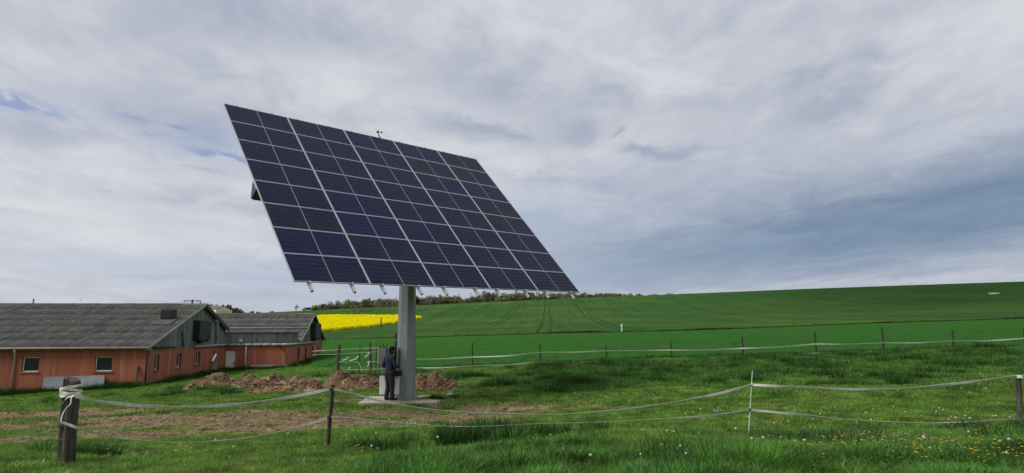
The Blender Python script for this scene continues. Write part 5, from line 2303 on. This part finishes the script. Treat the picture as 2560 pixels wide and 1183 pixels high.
def ribbon(pts_, w, twist=0.0, t0=0.0, th_=.0018, seed=0):
    """flat tape along world points; returns a mesh builder around pts_[0]"""
    P = [Vector(p_) for p_ in pts_]
    # smooth by Catmull-Rom
    out = []
    for i in range(len(P) - 1):
        p0, p1, p2, p3 = P[max(i - 1, 0)], P[i], P[i + 1], P[min(i + 2, len(P) - 1)]
        n = 7
        for k in range(n):
            t_ = k / n
            out.append(.5 * ((2 * p1) + (p2 - p0) * t_ + (2 * p0 - 5 * p1 + 4 * p2 - p3) * t_ * t_ + (3 * p1 - p0 - 3 * p2 + p3) * t_ ** 3))
    out.append(P[-1])
    m_ = MB()
    org = P[0]
    prev = None
    r_ = random.Random(seed)
    ph = r_.uniform(0, 6)
    N_ = len(out)
    for i, p_ in enumerate(out):
        t_ = (out[min(i + 1, N_ - 1)] - out[max(i - 1, 0)]).normalized()
        side = t_.cross(Vector((0, 1, 0)))
        up_ = Vector((0, 0, 1)) - t_ * t_.z
        if up_.length < .2:
            up_ = Vector((1, 0, 0)) - t_ * t_.x
        up_.normalize()
        nn__ = t_.cross(up_)
        a = t0 + twist * math.sin(math.pi * i / (N_ - 1)) + .35 * math.sin(ph + i * .35) * (twist != 0)
        u_ = up_ * math.cos(a) + nn__ * math.sin(a)
        nn2 = t_.cross(u_)
        q = p_ - org
        c4 = [q - u_ * w / 2 - nn2 * th_, q + u_ * w / 2 - nn2 * th_, q + u_ * w / 2 + nn2 * th_, q - u_ * w / 2 + nn2 * th_]
        if prev:
            for j in range(4):
                m_.quad(prev[j], prev[(j + 1) % 4], c4[(j + 1) % 4], c4[j])
        prev = c4
    return m_, org


for k in range(5):                          # turns of tape round the post head
    pts_ = []
    s_ = .80 + .022 * k - .01 * (k % 2)
    ph = rnd.uniform(0, 6)
    for j in range(14):
        a = 2 * math.pi * j / 13
        rad = .119 + .005 * rnd.random() + .003 * k
        pts_.append(b0 + d * (s_ + .022 * math.sin(a + ph)) + Vector((rad * math.cos(a), rad * math.sin(a), 0)))
    m_, org = ribbon(pts_, .034, .12, .05, .003, k)
    o = m_.build('tape_turn', M['tape'], root)
    o.location = org - b0
hang = [at(186, 988, 8.80), at(178, 996, 8.80), at(176, 1010, 8.80), at(163, 1024, 8.81), at(155, 1040, 8.82), at(152, 1056, 8.82)]
m_, org = ribbon(hang, .018, .25, .3, .002, 3)
o = m_.build('hanging_tape', M['tape'], root)
o.location = org - b0
hang = [at(186, 990, 8.87), at(170, 994, 8.86), at(160, 1003, 8.87), at(155, 1011, 8.88)]
m_, org = ribbon(hang, .018, .8, .3, .002, 4)
o = m_.build('tape_end', M['tape'], root)
o.location = org - b0
m_ = MB()
for s_ in (.30, .08, .46):
    m_.tube([d * s_ + Vector((.121 * math.cos(a_), .121 * math.sin(a_), 0)) for a_ in [2 * math.pi * j / 16 for j in range(17)]], .0028, 4)
m_.tube([at(152, 1056, 8.9) - b0, at(146, 1060, 8.88) - b0, at(146, 1064, 8.88) - b0], .006, 5)
m_.tube([at(146, 1130, 8.9) - b0, at(142, 1121, 8.88) - b0, at(146, 1112, 8.88) - b0], .004, 5)
m_.build('wire_ring', M['darksteel'], root)

# stakes of the front fence
bs = hit(820, 1121)
bs = at(820, 1121, 11.0)
o = pole_between('fence_stake', bs, at(832, 962, 11.0), .036, .031, M['rust'], 'dark wooden stake holding both tapes, right of the corner post', 'fence post', 8, jag=.006)
for (px, py) in ((829, 972), (823.5, 1043)):
    m_ = MB()
    c_ = at(px, py, 10.95) - bs
    m_.box(c_.x - .03, c_.x + .03, c_.y - .03, c_.y + .03, c_.z - .018, c_.z + .018)
    m_.build('insulator', M['black'], o)
br = at(1872.5, 1068, 12.0)
o = pole_between('fibreglass_rod', br, at(1881, 928, 12.0), .0085, .0075, M['fibreglass'], 'thin pale upright rod holding both tapes at the right', 'fence rod', 6)
for (px, py) in ((1879, 961.5), (1874.5, 1024)):
    m_ = MB()
    c_ = at(px, py, 11.98) - br
    m_.tube([c_ - Vector((.022, 0, .008)), c_ + Vector((.022, 0, .008))], .016, 8)
    m_.build('insulator', M['black'] if py > 1000 else M['pipe'], o)
bp = at(2550, 1064, 11.5)
o = pole_between('fence_stake', bp, at(2546, 936, 11.5), .048, .043, M['wood'], 'dark wooden post at the right edge of the photo holding both tapes', 'fence post', 10, jag=.005)
m_ = MB()
c_ = at(2548, 941, 11.45) - bp
m_.box(c_.x - .035, c_.x + .035, c_.y - .03, c_.y + .02, c_.z - .03, c_.z + .02)
m_.build('insulator', M['pvc'], o)

TAPES = [
    ([(188, 990, 8.88), (240, 1003, 9.1), (320, 1012, 9.3), (400, 1016.5, 9.6), (480, 1018, 9.8), (560, 1014, 10.1), (640, 1006, 10.3), (730, 992, 10.6), (829, 972, 10.95)],
     .040, .5, 'upper white tape sagging from the corner post to the dark stake'),
    ([(152, 1056, 8.82), (172, 1062, 8.80), (196, 1071, 8.84), (240, 1083, 9.05), (311, 1097.5, 9.3), (406, 1105, 9.6), (500, 1105.5, 9.9), (600, 1098, 10.2), (700, 1080, 10.6), (770, 1062, 10.8), (823, 1043, 10.95)],
     .030, 1.0, 'lower white tape sagging from the corner post to the dark stake'),
    ([(829, 972, 10.95), (870, 982, 11.0), (950, 1002, 11.1), (1040, 1019, 11.2), (1150, 1030.5, 11.3), (1290, 1036.5, 11.4), (1400, 1035.5, 11.5), (1520, 1028, 11.6), (1620, 1016, 11.7), (1730, 998, 11.8), (1800, 983, 11.9), (1879, 962, 11.98)],
     .036, .9, 'upper tape in a long sag from the dark stake to the pale rod'),
    ([(823, 1043, 10.95), (870, 1045.5, 11.0), (985, 1057, 11.1), (1100, 1065, 11.2), (1200, 1066, 11.3), (1350, 1060, 11.5), (1500, 1055, 11.6), (1670, 1047, 11.8), (1780, 1039, 11.9), (1874, 1025, 11.98)],
     .026, 1.1, 'lower tape in a long sag from the dark stake to the pale rod'),
    ([(1879, 962, 11.98), (1960, 966, 11.9), (2060, 971.5, 11.8), (2160, 973.5, 11.75), (2260, 971, 11.7), (2372, 961, 11.6), (2460, 951, 11.5), (2548, 940.5, 11.45), (2680, 944, 11.3), (2900, 948, 11.2)],
     .036, .6, 'upper tape between the pale rod and the right edge post'),
    ([(1874, 1025, 11.98), (1940, 1031, 11.9), (2050, 1042, 11.8), (2170, 1053, 11.7), (2290, 1057.5, 11.6), (2400, 1055.5, 11.55), (2480, 1052, 11.5), (2550, 1048.5, 11.45), (2680, 1052, 11.3), (2900, 1055, 11.2)],
     .032, 1.1, 'lower tape between the pale rod and the right edge post'),
]
for k, (pp, w_, tw, lab) in enumerate(TAPES):
    m_, org = ribbon([at(*q) for q in pp], w_ * 1.2, tw, .15, .0015, k + 20)
    o = m_.build('fence_tape', M['tape'])
    o.location = org
    tag(o, lab, 'fence tape')

# rear fence
RF = [((1181, 858), (1181, 918), 'first from the mast'), ((1350, 861), (1351, 909), 'second from the mast'), ((1513.5, 864), (1517, 906), 'third from the mast'),
      ((1676, 854), (1679.5, 900), 'fourth from the mast'), ((1855, 841), (1859.5, 896), 'fifth from the mast, above the pale rod'),
      ((2036.5, 829), (2042, 893), 'sixth from the mast'), ((2204, 818.5), (2211.5, 883), 'seventh from the mast'),
      ((2381, 827), (2384, 878), 'eighth from the mast'), ((2559, 820), (2563, 874), 'last at the right edge of the photo')]
for (t_, b_, lab) in RF:
    bb = at(b_[0], b_[1], 37.0)
    g_ = gz(bb.x, 37.0)
    tt = at(t_[0], t_[1], 37.0)
    bb.z = min(bb.z, g_)
    o = pole_between('rear_fence_post', bb, tt, .052, .044, M['rust'], 'brown post of the rear tape fence, ' + lab, 'fence post', 6, group='posts of the rear tape fence', jag=.01)
for (t_, b_, w_, mt, lab) in (((848.5, 862), (843, 924), .105, 'wood', 'thick leaning dark gate post right of the second barn'),
                              ((924.5, 857), (927.5, 918), .085, 'wood', 'thick dark gate post left of the worker'),
                              ((900, 861), (899.5, 892), .03, 'rust', 'thin stake between the two thick gate posts'),
                              ((941, 861), (941, 895), .03, 'rust', 'thin stake directly right of the gate post near the worker'),
                              ((950, 859), (950, 880), .028, 'rust', 'thin far stake behind the open cabinet door, left'),
                              ((959, 858.5), (959, 880), .028, 'rust', 'thin far stake behind the open cabinet door, middle'),
                              ((969, 858), (969, 880), .028, 'rust', 'thin far stake behind the open cabinet door, right')):
    bb = at(b_[0], b_[1], 37.0)
    tt = at(t_[0], t_[1], 37.0)
    g_ = gz(bb.x, 37.0)
    if bb.z > g_:
        bb.z = g_
    pole_between('gate_post' if mt == 'wood' else 'thin_stake', bb, tt, w_, w_ * .92, M[mt], lab, 'fence post', 8, jag=.008)
RT = [
    ([(1042, 899), (1110, 897), (1181, 892.7)], 'rear upper tape just right of the mast'),
    ([(1181, 892.7), (1265, 890), (1350, 882), (1430, 881), (1514, 877.4), (1600, 877), (1677, 875.5), (1765, 875.5), (1857, 871)], 'rear upper tape between the first and fifth fence posts'),
    ([(1857, 871), (1950, 868), (2038, 860.5), (2120, 861), (2209, 858), (2300, 857), (2383, 853), (2470, 852), (2560, 846), (2640, 842)], 'rear upper tape from the fifth fence post to the right edge'),
    ([(1033, 920), (1110, 919.5), (1181, 915), (1265, 912), (1350, 905.6), (1430, 906), (1516, 904), (1600, 902.5), (1679, 900.5), (1770, 899), (1859, 894)], 'rear lower tape near the grass between the mast and fifth post'),
    ([(1859, 894), (1950, 891), (2041, 883), (2120, 882.5), (2210, 880), (2300, 880), (2384, 877), (2470, 874), (2562, 868.5), (2640, 865)], 'rear lower tape from the fifth fence post to the right edge'),
    ([(780, 878.5), (806, 876.5), (848, 874.5), (900, 871.5), (945, 870), (975, 869.5)], 'top white tape of the gateway left of the worker'),
    ([(780, 887.5), (806, 886.5), (846, 885.5), (900, 882.5), (925, 881)], 'second white tape of the gateway between thick posts'),
    ([(925, 881), (948, 879.5), (975, 879)], 'short white tape between gate post and cabinet'),
    ([(843, 904.8), (870, 905.5), (898, 906)], 'low white tape left at the leaning gate post'),
    ([(918, 905), (945, 904.5), (968, 904)], 'low white tape behind the worker'),
    ([(923, 882.5), (919, 888), (912, 893)], 'loose tape end drooping left from the gate post'),
    ([(896, 890), (888, 898), (874, 902)], 'fallen slack tape hanging on the thin stake'),
    ([(871, 893), (864, 899), (854, 901)], 'short slack tape close to the leaning gate post'),
    ([(855, 925), (900, 924), (960, 922.5), (985, 922)], 'lowest white tape just above the dirt piles'),
    ([(898, 909), (901, 918), (904, 926)], 'white tape dangling to the grass above the dirt'),
    ([(926, 896), (922, 908), (919, 917)], 'white tape strip dangling on the gate post foot'),
    ([(874, 917), (871, 925)], 'tiny upright bit of white tape above the dirt'),
]
for k, (pp, lab) in enumerate(RT):
    m_, org = ribbon([at(px, py, 36.93) for px, py in pp], .065 if 'rear' in lab else .038, .6, .1, .003, k + 60)
    o = m_.build('fence_tape', M['tape'])
    o.location = org
    tag(o, lab, 'fence tape')

# ================================================================== dug earth
bm = bmesh.new()
bmesh.ops.create_icosphere(bm, subdivisions=1, radius=1)
bm.verts.ensure_lookup_table()
ICO_V = [v.co.copy() for v in bm.verts]
ICO_F = [tuple(v.index for v in f.verts) for f in bm.faces]
bm.free()


def dirt_pile(pxc, pyb, wpx, hpx, label, peaks, seed, dep=.42, zs=1.0):
    c_ = hit(pxc, pyb - 4)
    wm = wpx / FPX * c_.y * 1.03
    hm_ = hpx / FPX * c_.y * zs
    n_, k_ = 190, 120
    u = np.linspace(-1.1, 1.1, n_)
    v = np.linspace(-1.1, 1.1, k_)
    U_, V2 = np.meshgrid(u, v)
    X = U_ * wm / 2
    Yl = V2 * wm * dep
    prof = np.zeros_like(U_)
    for (pu, pv, ps, ph_) in peaks:
        r2 = ((U_ - pu) / ps) ** 2 + ((V2 - pv) / (ps * 1.35)) ** 2
        prof = np.maximum(prof, ph_ * np.exp(-r2 ** 1.15 * 1.1))
    edge_ = np.clip((1.05 - np.hypot(U_, V2)) * 3, 0, 1)
    n1_ = fbm(X * 1.6 + seed, Yl * 1.6, 5, .62) - .5
    n2_ = np.abs(fbm(X * 4 + seed * 3, Yl * 4 + 9, 4, .65) - .5)
    n3_ = np.abs(fbm(X * 11 + seed * 3, Yl * 11 + 9, 3, .65) - .5)
    h__ = hm_ * prof + edge_ * (n1_ * .60 - n2_ * .18 - n3_ * .10 + .03) * np.clip(prof * 2.5, .2, 1)
    g_ = terrain(X + c_.x, Yl + c_.y) - c_.z
    Z = g_ + h__ * edge_ - .06 * (1 - edge_) - .02
    Xd = X + n2_ * .12 * edge_
    o = inst('dirt_pile', grid_mesh('dirt_pile', Xd, Yl, Z, M['soil'], smooth=False))
    o.location = c_
    tag(o, label, 'dirt pile')
    # lumps of earth lying on the pile
    r_ = np.random.RandomState(seed)
    mb = MB()
    nl = int(620 * wm / 3)
    ui = r_.uniform(-.95, .95, nl)
    vi = r_.uniform(-.95, .55, nl)
    for a_, b__ in zip(ui, vi):
        if math.hypot(a_, b__) > .97:
            continue
        i_, j_ = int((a_ + 1.1) / 2.2 * (n_ - 1)), int((b__ + 1.1) / 2.2 * (k_ - 1))
        if h__[j_, i_] < .05 and r_.rand() > .3:
            continue
        c0 = Vector((Xd[j_, i_], Yl[j_, i_], Z[j_, i_]))
        s_ = .02 + .075 * r_.rand() ** 2.5
        o3 = Vector((r_.rand() * 50, r_.rand() * 50, 0))
        sq = r_.uniform(.5, .9)
        base_ = len(mb.v)
        for v in ICO_V:
            k3 = s_ * (1 + .8 * mn.noise(v * 1.1 + o3))
            mb.v.append((c0.x + v.x * k3, c0.y + v.y * k3, c0.z + v.z * k3 * sq))
        for f3 in ICO_F:
            mb.f.append(tuple(base_ + q for q in f3))
            mb.mi.append(0)
    lm = mb.build('earth_lumps', M['soil'], o)
    lm['kind'] = 'stuff'
    return o


dirt_pile(530, 974, 150, 30, 'leftmost sandy dirt pile near the barn gable', [(-.35, 0, .55, .7), (.1, 0, .6, 1), (.6, 0, .4, .7)], 1, zs=1.0)
dirt_pile(622, 973, 130, 25, 'small dirt pile second from the barn', [(0, 0, .5, 1), (.45, -.1, .5, .6)], 2)
dirt_pile(708, 980, 190, 38, 'broad brown dirt pile in the middle of the row', [(-.5, 0, .4, .75), (-.15, .1, .45, 1), (.35, 0, .5, .8), (.75, 0, .3, .7)], 3)
dirt_pile(852, 980, 235, 46, 'largest dark brown dirt pile left of the worker', [(-.62, -.2, .35, .6), (-.1, .1, .32, 1.0), (.25, .2, .45, .78), (.7, .1, .3, .45)], 4)
dirt_pile(1086, 980, 130, 46, 'stony dirt pile just right of the mast', [(-.45, .1, .45, .75), (.05, 0, .45, 1), (.6, -.1, .4, .4)], 5)
for (px, py, s_, lab) in ((1127, 990, .17, 'flat pale stone lying right of the foundation slab'), (1093, 961, .09, 'small pale stone on the dirt pile right of the mast'),
                          (918, 1000, .07, 'small pale stone at the left of the foundation slab')):
    q = hit(px, py)
    bm = bmesh.new()
    bmesh.ops.create_icosphere(bm, subdivisions=2, radius=s_)
    for v in bm.verts:
        v.co *= 1 + .35 * mn.noise(v.co * 6 + Vector((px, 0, 0)))
        v.co.z *= .45
    me = bpy.data.meshes.new('stone')
    bm.to_mesh(me)
    bm.free()
    me.materials.append(M['stone'])
    o = inst('stone', me)
    o.location = q + Vector((0, 0, s_ * .2 + (.35 if py < 970 else 0)))
    tag(o, lab, 'stone')
print('objects', len(bpy.data.objects))
